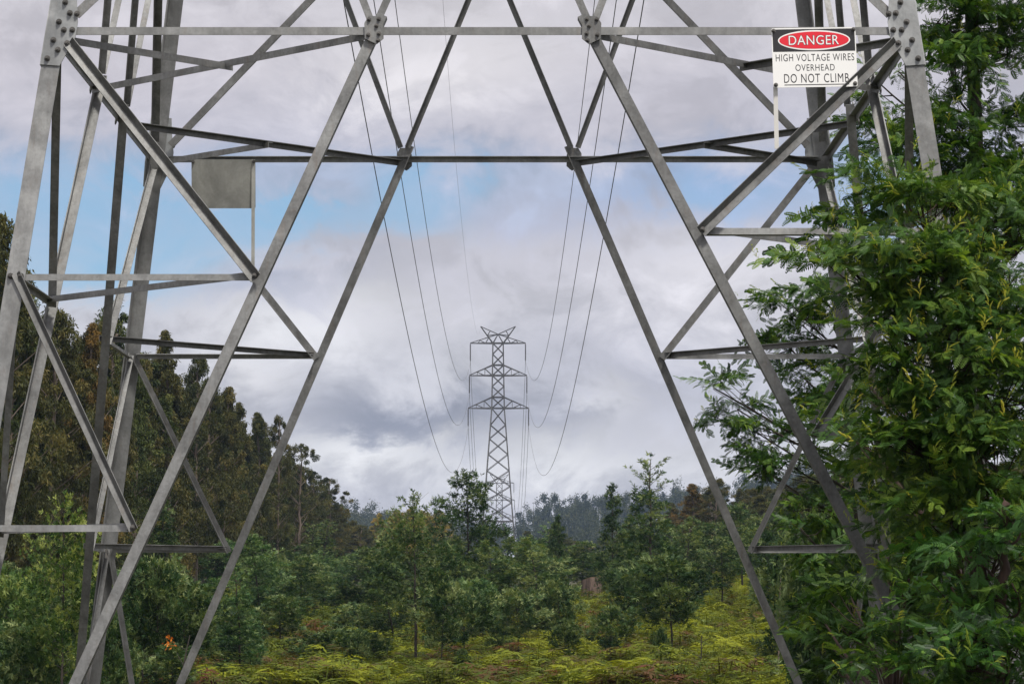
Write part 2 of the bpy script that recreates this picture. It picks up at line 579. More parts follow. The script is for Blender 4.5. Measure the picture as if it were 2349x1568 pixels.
for face in ('near', 'far', 'left', 'right'):
    n = NRM[face]
    # sense: flip so that the inward flange of a horizontal is at its upper edge
    hf = 1 if face in ('near', 'right') else -1
    if face == 'near': hf = 1
    a = half(H) - .10
    zmid = H - (.0 if face == 'near' else 0)
    member('horizontal', fp(face, -a, zmid), fp(face, a, zmid), n, .056, -1 if face in ('near', 'right') else 1, .0125)
    for s in (-1, 1):
        lv = foot[corner_of(face, s)]
        zs = [H] + lv
        legu = lambda z: s * (half(z) - .06)
        du = lambda z: s * NODE + (s * half(lv[3]) - s * NODE) * (H - z) / (H - lv[3])
        # which edge carries the inward flange (towards the middle of the face)
        fl = s * (1 if face in ('near', 'right') else -1)
        member('portal_brace', fp(face, du(H + .12), H + .12), fp(face, legu(lv[3]) - s * .1, lv[3]), n, .072, fl, .0215, .008)
        for j in range(1, 4):
            z = zs[j]
            if j > 1 or True:
                member('horizontal', fp(face, s * (half(z) - .10), z), fp(face, du(z) + s * .02, z), n, .045, -1 if face in ('near', 'right') else 1, .030, .006)
            z0 = zs[j - 1]
            p0 = fp(face, s * (half(z0) - (.17 if j == 1 else .08)), z0 - (.10 if j == 1 else .0))
            p1 = fp(face, du(z), z)
            w = .060 if j == 1 else .045
            if face == 'near':
                q = MB(); e = (p1 - p0).normalized() * .02
                if s < 0: q.vbar(p0 - e, p1 + e, n, w * .86, .006, .009)
                else: q.vbar(p1 + e, p0 - e, n, w * .86, .006, .009)
                q.build('knee_brace', M_STEEL, tower)
            else:
                member('knee_brace', p0, p1, n, w, -fl, .036, .007, ext=.02)
        # node plate on the top horizontal
        b = MB()
        poly = [(-.062, -.06), (.02, -.10), (.068, -.06), (.066, .04), (.036, .10), (-.036, .10), (-.066, .05)]
        ks = 1 if face in ('near', 'far') else .55
        b.plate([fp(face, s * (NODE - q[0] * ks), H + q[1] * ks) for q in poly], n, .008)
        g = b.build('node_plate', M_STEEL, tower)
        if face in ('near', 'far'):
            for q in [(.03, -.075), (-.038, -.035), (.035, -.025), (.018, .03), (.034, .078), (-.034, .075)]:
                bolt(g, fp(face, s * (NODE - q[0]), H + q[1]) + n * .008, n, .75)
        # corner gusset plate
        out = half
        poly = [(-.004, -.245), (.128, -.255), (.205, -.05), (.205, .06), (.175, .20), (.150, .36), (-.004, .36)]
        b = MB()
        b.plate([fp(face, s * (out(H + q[1]) - q[0]), H + q[1]) for q in poly], n, .011)
        g = b.build('gusset_plate', M_PLATE, tower)
        if face in ('near', 'far'):
            for q in [(.036, -.203), (.099, -.142), (.057, -.072), (.118, .0), (.176, -.0), (.075, .058), (.140, .12), (.190, .115), (.096, .198), (.155, -.095), (.110, .27), (.045, .30)]:
                bolt(g, fp(face, s * (out(H + q[1]) - q[0]), H + q[1]) + n * .011, n)
        # upper braces
        ztop2 = 9.3
        member('cross_brace', fp(face, s * (half(H) - .19), H + .12), fp(face, -s * (half(ztop2) - .08), ztop2), n, .065, -fl if face == 'far' else fl, .022 if s > 0 else .032, .007)
        member('upper_brace', fp(face, s * (NODE + .03), H + .10), fp(face, s * 1.36, 5.66), n, .05, -fl, .042, .006)
        member('upper_brace', fp(face, s * (NODE - .03), H + .10), fp(face, s * .03, 5.75), n, .05, fl, .045, .006)
    member('upper_brace', fp(face, 0, 5.75), fp(face, 0, 7.1), n, .045, 1, .05, .006)
    a = half(9.4) - .08
    member('horizontal', fp(face, -a, 9.4), fp(face, a, 9.4), n, .056, -1 if face in ('near', 'right') else 1, .05)

# plan bracing across each corner, at the top horizontals and at every knee level
for sx in (-1, 1):
    for sy in (-1, 1):
        fx = 'left' if sx < 0 else 'right'; fy = 'near' if sy < 0 else 'far'
        lv = foot[(sx, sy)]
        up = Vector((0, 0, 1))
        q0 = fp(fx, sy * NODE, H - .01); q1 = fp(fy, sx * NODE, H - .01)
        q0 = q0 + (q1 - q0).normalized() * .04; q1 = q1 + (q0 - q1).normalized() * .04
        fl = 1 if (sx * sy > 0) else -1
        member('plan_brace', q0, q1, up, .05, fl, .0, .006)
        cor = Vector((TX + sx * (half(H) - .10), TY + sy * (half(H) - .10), H - .02))
        mid = (q0 + q1) / 2 + Vector((0, 0, -.012))
        d = (mid - cor).normalized()
        member('plan_brace', cor, mid + d * .05, up, .05, 1, .004, .006)
        for j in range(3):
            z = lv[j]
            d1 = lambda s: s * NODE + (s * half(lv[3]) - s * NODE) * (H - z) / (H - lv[3])
            member('plan_brace', fp(fx, d1(sy), z + .035), fp(fy, d1(sx), z + .035), up, .045, fl, .004, .006)
        # bolts where the knee struts meet the leg and the portal brace
        if sy < 0:
            for j in range(2):
                z = lv[j]
                for uu, nm in ((sx * (half(z) - .03), 1), (sx * (half(z) - .10), 1)):
                    bolt(tower, fp(fy, uu, z) + NRM[fy] * .006, NRM[fy], 1.0)
                d1 = sx * NODE + (sx * half(lv[3]) - sx * NODE) * (H - z) / (H - lv[3])
                bolt(tower, fp(fy, d1, z) + NRM[fy] * .022, NRM[fy], .9)


# ---- upper body, used for the near tower and the far ones
def body(parent, cx, cy, prof, arms, peak, horn, mat, wl, wb, levels, name_leg='leg'):
    """prof(z)->half width; arms: list of (z_bottom, root_rise, left_tip, right_tip)"""
    def cpt(sx, sy, z):
        return Vector((cx + sx * prof(z), cy + sy * prof(z), z))
    for sx in (-1, 1):
        for sy in (-1, 1):
            b = MB()
            for z0, z1 in zip(levels[:-1], levels[1:]):
                b.bar(cpt(sx, sy, z0), cpt(sx, sy, z1), wl)
            b.build(name_leg, mat, parent)
    cs = [(-1, -1), (1, -1), (1, 1), (-1, 1)]
    for z0, z1 in zip(levels[:-1], levels[1:]):
        b = MB()
        for k in range(4):
            p, q = cs[k], cs[(k + 1) % 4]
            b.bar(cpt(*p, z0), cpt(*q, z1), wb); b.bar(cpt(*q, z0), cpt(*p, z1), wb * .96)
        b.build('cross_brace', mat, parent)
    b = MB()
    for z in [a[0] for a in arms] + [a[0] + a[1] for a in arms[1:]] + [levels[0]]:
        for k in range(4):
            b.bar(cpt(*cs[k], z + .01), cpt(*cs[(k + 1) % 4], z + .01), wb * 1.3)
    b.build('girt', mat, parent)
    tips = []
    for ai, (z, rise, tl, tr) in enumerate(arms):
        for s, tipx in ((-1, tl), (1, tr)):
            tip = Vector((tipx, cy, z))
            b = MB()
            for sy in (-1, 1):
                r0 = cpt(s, sy, z)
                r1 = cpt(s, sy, z + rise) if ai else Vector((cx, cy + sy * .1, peak))
                b.bar(r0, tip, wb * 1.5); b.bar(r1, tip + Vector((0, 0, .05)), wb * 1.2)
                for f0, f1 in ((.33, .33), (.66, .66)):
                    pa = r0.lerp(tip, f0); pb = r1.lerp(tip, f1)
                    b.bar(pa, pb, wb * .8)
                    if f0 < .5: b.bar(pa, r1.lerp(tip, .66), wb * .8); b.bar(r0, pb, wb * .8)
            b.bar(cpt(s, -1, z).lerp(tip, .33), cpt(s, 1, z).lerp(tip, .33), wb * .8)
            b.build('cross_arm', mat, parent)
            b = MB()      # insulator string of stacked discs
            zz = z - .15; pts = []; rad = []
            b.tube([tip, tip + Vector((0, 0, -.3))], .04, 6)
            k = 0
            while zz > z - 2.75:
                pts += [(tipx, cy, zz), (tipx, cy, zz - .05), (tipx, cy, zz - .11)]
                rad += [.05, .15, .05]; zz -= .15
            b.tube(pts, rad, 8)
            b.tube([(tipx, cy, zz + .05), (tipx, cy, z - 2.9)], .05, 6)
            b.bar((tipx, cy - .35, z - 2.9), (tipx, cy + .35, z - 2.9), .09)
            b.build('insulator', M_INS, parent)
            tips.append(Vector((tipx, cy, z - 2.9)))
    for s in (-1, 1):
        b = MB()
        tip = Vector((cx + s * horn[0], cy, horn[1]))
        for sy in (-1, 1):
            r0 = cpt(s, sy, arms[0][0]); r1 = Vector((cx, cy + sy * .1, peak))
            b.bar(r0, tip, wb * 1.3); b.bar(r1, tip, wb * 1.2)
            b.bar(r0.lerp(tip, .45), r1.lerp(tip, .45), wb * .8)
            b.bar(r0, r1, wb)
            b.bar(r0.lerp(tip, .45), r1, wb * .8)
        b.build('earth_wire_horn', mat, parent)
    return tips


# near tower above the picture: tapering body up to three pairs of arms
def nprof(z):
    return float(np.interp(z, [ZTOP, 31.9, 50], [half(ZTOP) - .06, 1.05, .85]))


body(tower, TX, TY, nprof, [(45.9, 1.5, -5.40, 4.90), (38.9, 1.7, -5.60, 4.80), (31.9, 1.8, -5.60, 4.90)], 47.6, (3.0, 51.0), M_STEEL, .13, .07,
     [ZTOP, 13.5, 17, 20, 22.7, 25.2, 27.6, 29.8, 31.9, 33.7, 35.4, 37.2, 38.9, 40.6, 42.4, 44.1, 45.9])

# ------------------------------------------------------------------ signs
ME_DISC = None


def sign_plate(face_near, x0, y0, x1, y1, writing, strap, label):
    pass


def on_near(px, py, off=.05):
    r = ray(px, py)
    t = (D0 - off - BAT * H) / (1 - BAT * r.z)
    return r * t


def on_far(px, py, off=0.0):
    r = ray(px, py)
    t = (D0 + 2 * S2 + off + BAT * H) / (1 + BAT * r.z)
    return r * t


def text_mesh(body_txt, size, sx=1.0, bold=.0, spacing=1.0):
    cu = bpy.data.curves.new('lettering', 'FONT')
    cu.body = body_txt; cu.size = 1.0; cu.offset = bold; cu.space_character = spacing
    cu.extrude = 0.0; cu.resolution_u = 6
    o = bpy.data.objects.new('lettering_tmp', cu); COL.objects.link(o)
    bpy.context.view_layer.update()
    me = bpy.data.meshes.new_from_object(o.evaluated_get(bpy.context.evaluated_depsgraph_get()))
    bpy.data.objects.remove(o)
    co = np.zeros(len(me.vertices) * 3, np.float32); me.vertices.foreach_get('co', co); co = co.reshape(-1, 3)
    lo, hi = co.min(0), co.max(0)
    return me, co, lo, hi


def build_sign(name, label, P00, ex, ey, w, h, strap_len, writing, strap_x, strap_mat, back):
    """P00 lower left corner as seen from the camera, ex to the right, ey up, both unit"""
    en = ex.cross(ey).normalized()       # towards the camera
    root = empty(name, P00)
    tag(root, label, 'sign')
    pt = lambda u, v, k=0.0: P00 + ex * (u * w) + ey * ((1 - v) * h) + en * k
    # rounded panel
    b = MB(); poly = []
    rr = .012
    for cu_, cv_, a0 in ((rr, rr, 180), (w - rr, rr, 270), (w - rr, h - rr, 0), (rr, h - rr, 90)):
        for k in range(5):
            a = R(a0 + 22.5 * k)
            poly.append(P00 + ex * (cu_ + rr * math.cos(a)) + ey * (cv_ + rr * math.sin(a)))
    b.plate(poly, en, .003)
    b.build('panel', M_SIGNBACK if back else M_WHITE, root)
    # strap below, fixed to the brace behind
    b = MB()
    a = pt(strap_x, 0 if back else .99, -.004 if not back else .0065); sw = .030
    top_ = pt(strap_x, .0, -.004 if not back else .0065)
    bot = pt(strap_x, 1.0, -.004 if not back else .0065) - Vector((0, 0, strap_len))
    b.bar(top_, bot, sw, .004, up=en)
    b.build('strap', strap_mat, root)
    for u, v in ([(.025, .045), (.975, .04), (.03, .955), (.97, .95)]):
        o = link('bolt', ME_BOLT, root)
        o.rotation_euler = en.to_track_quat('Z', 'Y').to_euler()
        o.location = pt(u, v, .003 if not back else (.009 if abs(u - strap_x) < .1 else .003)) - P00
        o.scale = (.72, .72, .8)
    if not writing:
        return root
    b = MB()
    b.plate([pt(.012, .40, .0032), pt(.988, .40, .0032), pt(.988, .022, .0032), pt(.012, .022, .0032)], en, .0006)
    b.build('black_field', M_BLACK, root)

    def ell(cu_, cv_, ru, rv, k, mat, nm):
        q = MB()
        q.plate([pt(cu_ + ru * math.cos(a), cv_ - rv * math.sin(a), k) for a in np.linspace(0, 2 * math.pi, 72, endpoint=False)], en, .0005)
        q.build(nm, mat, root)
    ell(.503, .213, .430, .170, .0042, M_WHITE, 'oval_border')
    ell(.503, .213, .414, .145, .0050, M_RED, 'red_oval')

    def letters(txt, u0, u1, v0, v1, mat, bold, k=.0060, sp=1.12):
        me, co, lo, hi = text_mesh(txt, 1, 1, bold, sp)
        U = u0 + (co[:, 0] - lo[0]) / (hi[0] - lo[0]) * (u1 - u0)
        V = v1 - (co[:, 1] - lo[1]) / (hi[1] - lo[1]) * (v1 - v0)
        out = np.array([tuple(pt(a_, b_, k) - P00) for a_, b_ in zip(U, V)], np.float32)
        me.vertices.foreach_set('co', out.ravel()); me.materials.clear(); me.materials.append(mat); me.update()
        link('lettering', me, root)
    letters('DANGER', .198, .800, .125, .298, M_BLACK, .030, .0056, 1.05)
    letters('DANGER', .202, .796, .132, .290, M_WHITE, .0, .0062, 1.08)
    letters('HIGH VOLTAGE WIRES', .040, .972, .442, .562, M_BLACK, 0.0, .0036)
    letters('OVERHEAD', .270, .735, .617, .727, M_BLACK, 0.0, .0036)
    letters('DO NOT CLIMB', .130, .900, .775, .925, M_BLACK, 0.0, .0036)
    b = MB()
    b.plate([pt(.132, .965, .0034), pt(.900, .965, .0034), pt(.900, .952, .0034), pt(.132, .952, .0034)], en, .0005)
    b.build('underline', M_BLACK, root)
    return root


p_tl, p_tr, p_bl = on_near(1768.5, 66, .030), on_near(1961, 63, .030), on_near(1773, 202, .030)
ex = (p_tr - p_tl).normalized(); ey0 = (p_tl - p_bl); hS = ey0.length
wS = (p_tr - p_tl).length
ey = (ey0 - ex * ey0.dot(ex)).normalized()
build_sign('danger_sign', 'white danger sign with red oval and black lettering, bolted to the near tower', p_tl - ey * hS, ex, ey, wS, hS, .42, True, .035, M_STRAP, False)
q_bl, q_br, q_tl = on_far(439.5, 478, -.075), on_far(586, 478, -.075), on_far(439.5, 366, -.075)
ex2 = (q_br - q_bl).normalized(); e2 = q_tl - q_bl
ey2 = (e2 - ex2 * e2.dot(ex2)).normalized()
build_sign('blank_sign', 'plain grey back of a sign hanging under the far horizontal bar at the left', q_bl, ex2, ey2, (q_br - q_bl).length, e2.length, .62, False, .968, M_SIGNBACK, True)

# ------------------------------------------------------------------ far pylons and lines
PD = 500.0


def far_prof(z):
    return float(np.interp(z, [2, 15.2, 33.6, 38.9, 44.3], [3.5, 2.45, 1.02, .93, .84]))


def far_levels():
    ys = [1195, 1300 - 0]
    zz = [1415, 1300, 1200, 1105, 1005, 910, 825, 723]
    y = [(850 + q * .4783) / 1.2775 for q in zz]
    return [at(1142, v, PD).z for v in y]


pcx = at(1142, 900, PD).x
pg = gz(pcx, PD)
pylon = empty('pylon', (pcx, PD, pg))
tag(pylon, 'distant three armed lattice pylon standing alone in the middle of the view', 'power tower')
lv = far_levels()
arms_f = [(at(1142, 787, PD).z, 1.5, at(1078.6, 787, PD).x, at(1205, 787, PD).x),
          (at(1142, 861, PD).z, 1.7, at(1076.4, 861, PD).x, at(1208, 861, PD).x),
          (at(1142, 936, PD).z, 1.8, at(1073.5, 936, PD).x, at(1212, 936, PD).x)]
lv2 = lv[:-1] + [arms_f[2][0], arms_f[2][0] + 1.8, (arms_f[2][0] + 1.8 + arms_f[1][0]) / 2, arms_f[1][0], arms_f[1][0] + 1.7, (arms_f[1][0] + 1.7 + arms_f[0][0]) / 2, arms_f[0][0]]
wire_tips = body(pylon, pcx, PD, far_prof, arms_f, at(1142, 766.5, PD).z, (40 / F * PD, at(1142, 748.5, PD).z), M_FARSTEEL, .20, .105, lv2)
b = MB()
for sx in (-1, 1):
    for sy in (-1, 1):
        zf = pg - .3
        p0 = Vector((pcx + sx * far_prof(lv[0]), PD + sy * far_prof(lv[0]), lv[0])); p1 = Vector((pcx + sx * far_prof(zf), PD + sy * far_prof(zf), zf))
        q = MB(); q.bar(p0, p1, .2); q.build('leg_extension', M_FARSTEEL, pylon)
        for ax in (0, 1):
            t0 = Vector((pcx + (sx * .55 if ax == 0 else sx * far_prof(lv[0])), PD + (sy * far_prof(lv[0]) if ax == 0 else sy * .55), lv[0]))
            b.bar(t0, p1, .12)
b.build('portal_brace', M_FARSTEEL, pylon)


def copy_tree(o, parent=None):
    c = o.copy(); COL.objects.link(c); c.parent = parent
    for ch in list(o.children):
        copy_tree(ch, c)
    return c


p2 = copy_tree(pylon)
P2D = 950.0
P2X = (1145 - 1174) / F * P2D
P2Z = at(1145, 1087, P2D).z - at(1142, 748.5, PD).z
p2.location = (P2X, P2D, pg + P2Z)
tag(p2, 'faint second pylon seen small between the legs of the lone pylon', 'power tower')

# conductors: sideways position runs straight from tower to pylon, height follows the hanging curve
WIRES = [
    ('lowest left conductor of the three, sagging widest towards the lone pylon', -5.60, -7.12, 30.68, [0.13885, 0.000252793, -2.52893e-07, -1.96145e-07]),
    ('middle left conductor between the other two left lines', -5.60, -6.94, 36.03, [0.140245, 0.000272784, -2.45104e-07, -2.09535e-07]),
    ('uppermost left conductor, innermost of the three left lines', -5.40, -6.77, 41.32, [0.142174, 0.00035714, 1.66444e-07, 6.2224e-08]),
    ('thin pale earth wire rising to the left horn of the lone pylon', -3.00, -5.14, 47.01, [0.141413, 0.000554853, 1.50142e-06, 1.03742e-06]),
    ('uppermost right conductor, innermost of the three right lines', 4.90, 2.21, 41.32, [0.127293, 0.000128433, -7.83196e-07, -4.99586e-07]),
    ('middle right conductor between the other two right lines', 4.80, 2.42, 36.03, [0.144884, 0.000318987, 8.87079e-09, -2.32111e-08]),
    ('lowest right conductor of the three, sagging widest towards the lone pylon', 4.90, 2.70, 30.68, [0.138593, 0.000229365, -3.22086e-07, -2.1832e-07])]
for i, (lab, xn, xp, zp, cf) in enumerate(WIRES):
    b = MB(); pts = []
    for Y in np.concatenate([np.linspace(TY, 200, 60), np.linspace(203, 500, 110)]):
        t = Y - 500
        pts.append((xn + (xp - xn) * (Y - 24) / 476, Y, zp + cf[0] * t + cf[1] * t * t + cf[2] * t ** 3 + cf[3] / 500 * t ** 4))
    thin = 'earth' in lab
    b.tube(pts, .007 if thin else .020, 6)
    o = b.build('earth_wire' if thin else 'power_line', M_WIRE)
    tag(o, lab, 'power line', 'wires strung from the near tower to the lone pylon')
names2 = ['top left', 'top right', 'middle left', 'middle right', 'bottom left', 'bottom right']
for tp, nm in zip(wire_tips, names2):
    b = MB(); pts = []
    x1, z1 = P2X + (tp.x - pcx), tp.z + P2Z
    for k in np.linspace(0, 1, 60):
        pts.append((tp.x + (x1 - tp.x) * k, PD + (P2D - PD) * k, tp.z + (z1 - tp.z) * k - 4 * 15.0 * k * (1 - k)))
    b.tube(pts, .030, 5)
    tag(b.build('power_line', M_WIRE), 'faint line running on beyond the lone pylon from its %s insulator' % nm, 'power line', 'wires beyond the lone pylon')


# ------------------------------------------------------------------ vegetation
def unit(v):
    return v / np.maximum(np.linalg.norm(v, axis=-1, keepdims=True), 1e-9)


def frames(d, up=None, roll=None):
    """rotation matrices whose x axis is d; z axis is near up, rolled at random"""
    d = unit(d)
    n = len(d)
    if up is None: up = np.tile([0, 0, 1.], (n, 1))
    y = np.cross(up, d)
    bad = np.linalg.norm(y, axis=1) < .05
    y[bad] = np.cross(np.tile([1, 0, 0.], (bad.sum(), 1)), d[bad])
    y = unit(y); z = np.cross(d, y)
    if roll is not None:
        c, s_ = np.cos(roll)[:, None], np.sin(roll)[:, None]
        y, z = y * c + z * s_, z * c - y * s_
    return np.stack([d, y, z], -1)          # columns are the axes


def place(tpl, pos, rot, scale):
    """tpl (k,4,3) -> (n*k,4,3)"""
    out = np.einsum('nij,kqj->nkqi', rot, tpl) * scale[:, None, None, None] + pos[:, None, None, :]
    return out.reshape(-1, 4, 3)


def blade(p, d, side, L, W, base=.12):
    """one leaflet as a kite-shaped quad"""
    return np.array([p, p + d * L * .4 + side * W / 2, p + d * L, p + d * L * .4 - side * W / 2])


def bip_frond(L=.125, n=10, W=.042, pw=.0072, droop=.25, curl=0.0, r=None):
    """feathery compound leaf along +x"""
    Q = []
    for i in range(n):
        t = (i + 1.3) / (n + .8)
        x = L * t; z = -droop * L * t * t
        p = np.array([x, 0, z])
        ln = W * (math.sin(math.pi * min(1, t * .80 + .16)) ** .7) * (1 + (r.normal() * .08 if r is not None else 0))
        for s_ in (-1, 1):
            d = unit(np.array([.48 + .25 * t, s_ * .85, -.12 + curl]))
            side = unit(np.cross(d, [0, 0, 1.]))
            Q.append(blade(p, d, side, ln, pw))
    Q.append(np.array([[0, -.0012, 0], [L * .5, -.0012, -droop * L * .25], [L * .5, .0012, -droop * L * .25], [0, .0012, 0]]))
    Q.append(np.array([[L * .5, -.0012, -droop * L * .25], [L * .97, -.0008, -droop * L], [L * .97, .0008, -droop * L], [L * .5, .0012, -droop * L * .25]]))
    return np.array(Q)


def spray_template(seed, n=11, SL=.29):
    """a leafy twig: fronds set alternately along a stem, young shoots at the tip; returns quads, material index"""
    r = np.random.default_rng(seed)
    Q = []; M = []
    for i in range(n):
        t = (i + .4) / n
        p = np.array([[SL * t, 0, -.05 * t * t]])
        az = (1 if i % 2 else -1) * (1.05 - .65 * t) + r.normal() * .18
        d = np.array([[math.cos(az), math.sin(az), r.normal() * .22 + .08]])
        fr = bip_frond(.100 * (1.05 - .35 * t) * r.uniform(.7, 1.2), 8, 0.028 * (1 - .2 * t), .0105, r.uniform(.15, .6), 0, r)
        q = place(fr, p, frames(d, roll=r.normal(0, .35, 1)), np.ones(1))
        Q.append(q); M += [0] * len(q)
    # stem
    for k in range(4):
        a, b = SL * k / 4, SL * (k + 1) / 4
        Q.append(np.array([[[a, -.0025, -.05 * (a / SL) ** 2], [b, -.002, -.05 * (b / SL) ** 2], [b, .002, -.05 * (b / SL) ** 2], [a, .0025, -.05 * (a / SL) ** 2]]])); M.append(0)
    return np.concatenate(Q), np.array(M)


def shoot_template(seed):
    """pale new growth: short curled leaves standing up"""
    r = np.random.default_rng(seed)
    Q = []
    for i in range(6):
        t = i / 6
        p = np.array([[.014 * i, 0, .010 * i]])
        az = (1 if i % 2 else -1) * (.9 - .5 * t)
        d = np.array([[.75, math.sin(az) * .6, .55 + r.normal() * .2]])
        fr = bip_frond(.045 * r.uniform(.6, 1.2), 6, .008, .0045, -.7, .5, r)
        Q.append(place(fr, p, frames(d, roll=r.normal(0, .5, 1)), np.ones(1)))
    return np.concatenate(Q)


SPRAYS = [spray_template(100 + k) for k in range(5)]
SHOOTS = [shoot_template(200 + k) for k in range(3)]


def near_tree(name, label, base, trunk_pts, trunk_r, lobes, bark_m, seed, scale=1.0, tint=(1, 1, 1, 1), density=1.0, shoots=.35, group=None):
    """lobes: (centre, radius xyz, number of sprays); limbs run from the trunk to each lobe"""
    r = np.random.default_rng(seed)
    root = empty(name, base)
    tag(root, label, 'tree', group)
    org = np.array(base, float)
    b = MB()
    tp = np.array(trunk_pts, float)
    # smooth trunk
    tt = np.linspace(0, 1, len(tp)); ts = np.linspace(0, 1, 24)
    tr = np.stack([np.interp(ts, tt, tp[:, k]) for k in range(3)], 1)
    tr[1:-1, :2] += r.normal(0, .02, (22, 2))
    b.tube(tr.tolist(), [trunk_r * (1 - .8 * t) + .012 for t in ts], 9)
    V = []; Ti = []; Mi = []
    for c, rad, n in lobes:
        c = np.array(c, float); rad = np.array(rad, float)
        # limb from a lower point on the trunk
        hz = c[2] - .45 * np.hypot(*(c[:2] - tr[len(tr) // 2, :2])) - .2
        k = int(np.clip(np.searchsorted(tr[:, 2], hz), 1, 22))
        p0 = tr[k]; p1 = c - np.array([0, 0, rad[2] * .2])
        mid = (p0 + p1) / 2 + np.array([0, 0, -.06]) + r.normal(0, .05, 3)
        lt = np.linspace(0, 1, 9)[:, None]
        limb = (1 - lt) ** 2 * p0 + 2 * lt * (1 - lt) * mid + lt ** 2 * p1
        rb = min(trunk_r * .4, .005 + .0075 * np.linalg.norm(p1 - p0))
        b.tube(limb.tolist(), [rb * (1 - .75 * t) + .003 for t in lt[:, 0]], 6)
        n = int(n * density * .84)
        npad = max(1, int(round(n / 10)))
        pc = unit(r.normal(0, 1, (npad, 3)) + unit((c - p0)[None]) * .35)
        pr = r.uniform(.35, 1.0, npad) ** .6
        pc = pc * rad * pr[:, None]
        who = r.integers(0, npad, n)
        pdir = unit(np.concatenate([r.normal(0, 1, (n, 2)), np.zeros((n, 1))], 1) + .75 * unit(pc[who] * np.array([1, 1, .3]) / np.maximum(rad, .05)))
        pad_r = .06 + .22 * r.uniform(0, 1, n)
        pos = c + pc[who] + pdir * pad_r[:, None] * np.array([1, 1, .4]) + r.normal(0, 1, (n, 3)) * np.array([.04, .04, .022]) - np.array([0, 0, 1.2]) * (pad_r ** 2)[:, None]
        outd = unit(pdir * .9 + np.array([0, 0, -.05]) + r.normal(0, 1, (n, 3)) * np.array([.42, .42, .24]))
        rr = pr[who] * .6 + pad_r / .28 * .4
        dirs = pdir
        start = pos - outd * .14 * scale
        # secondary twigs
        for q in range(0, n, 5):
            e = start[q]; s0 = limb[r.integers(4, 9)]
            m2 = (e + s0) / 2 + np.array([0, 0, -.03])
            b.tube([s0, m2, e], [.006 * scale, .0045 * scale, .003 * scale], 4, False)
        which = r.integers(0, len(SPRAYS), n)
        base_t = np.clip(.42 + .22 * (dirs[:, 2]) * 0 + r.normal(0, .22, n), 0, 1)
        for w in range(len(SPRAYS)):
            sel = which == w
            if not sel.any(): continue
            tpl, mi = SPRAYS[w]
            face = unit(np.array([0, 0, .8]) + .75 * dirs[sel] * np.array([1, 1, .3]) + r.normal(0, .34, (sel.sum(), 3)))
            q = place(tpl, start[sel], frames(outd[sel], face, roll=r.normal(0, .45, sel.sum())), scale * r.uniform(.7, 1.2, sel.sum()))
            V.append(q); Ti.append(np.clip(np.repeat(base_t[sel], len(tpl)) + np.tile(np.repeat(r.normal(0, .18, 14), 18)[:len(tpl)], sel.sum()), 0, 1)); Mi.append(np.tile(mi, sel.sum()))
        # young shoots on the outside of the lobe
        sh = (rr > .62) & (r.uniform(0, 1, n) < shoots * .85)
        if sh.any():
            k = r.integers(0, 3)
            e = start[sh] + outd[sh] * .30 * scale
            q = place(SHOOTS[k], e, frames(unit(outd[sh] + np.array([0, 0, .8])), roll=r.uniform(-2, 2, sh.sum())), scale * r.uniform(.6, 1.25, sh.sum()))
            V.append(q); Ti.append(np.repeat(r.uniform(0, 1, sh.sum()), len(SHOOTS[k]))); Mi.append(np.ones(len(q), int))
    V = np.concatenate(V) - org
    me = quads('crown', V, [M_NEARLEAF, M_SHOOT], np.concatenate(Ti), np.concatenate(Mi))
    cr = link('crown', me, root); cr.color = tint
    b.build('trunk', bark_m, root, smooth=True)
    return root


def lobe(px, py, rx, ry, Y, n, depth=None):
    c = at(px, py, Y); k = Y / F
    return (c, (rx * k, (depth or (rx + ry) * .5 * k), ry * k), n)


# --- mid-distance young wattles: shared crown and trunk meshes, many copies
def cluster_template(seed, n=8, L=.15, W=.034):
    r = np.random.default_rng(seed); Q = []
    for i in range(n):
        az = r.uniform(-1.5, 1.5); d = unit(np.array([math.cos(az), math.sin(az), r.normal() * .35]))
        p = np.array([.10 * i / n, 0, 0])
        side = unit(np.cross(d, unit(np.array([r.normal() * .4, r.normal() * .4, 1.]))))
        Q.append(blade(p, d, side, L * r.uniform(.7, 1.2), W * r.uniform(.8, 1.2)))
    return np.array(Q)


CLUST = [cluster_template(300 + k) for k in range(5)]


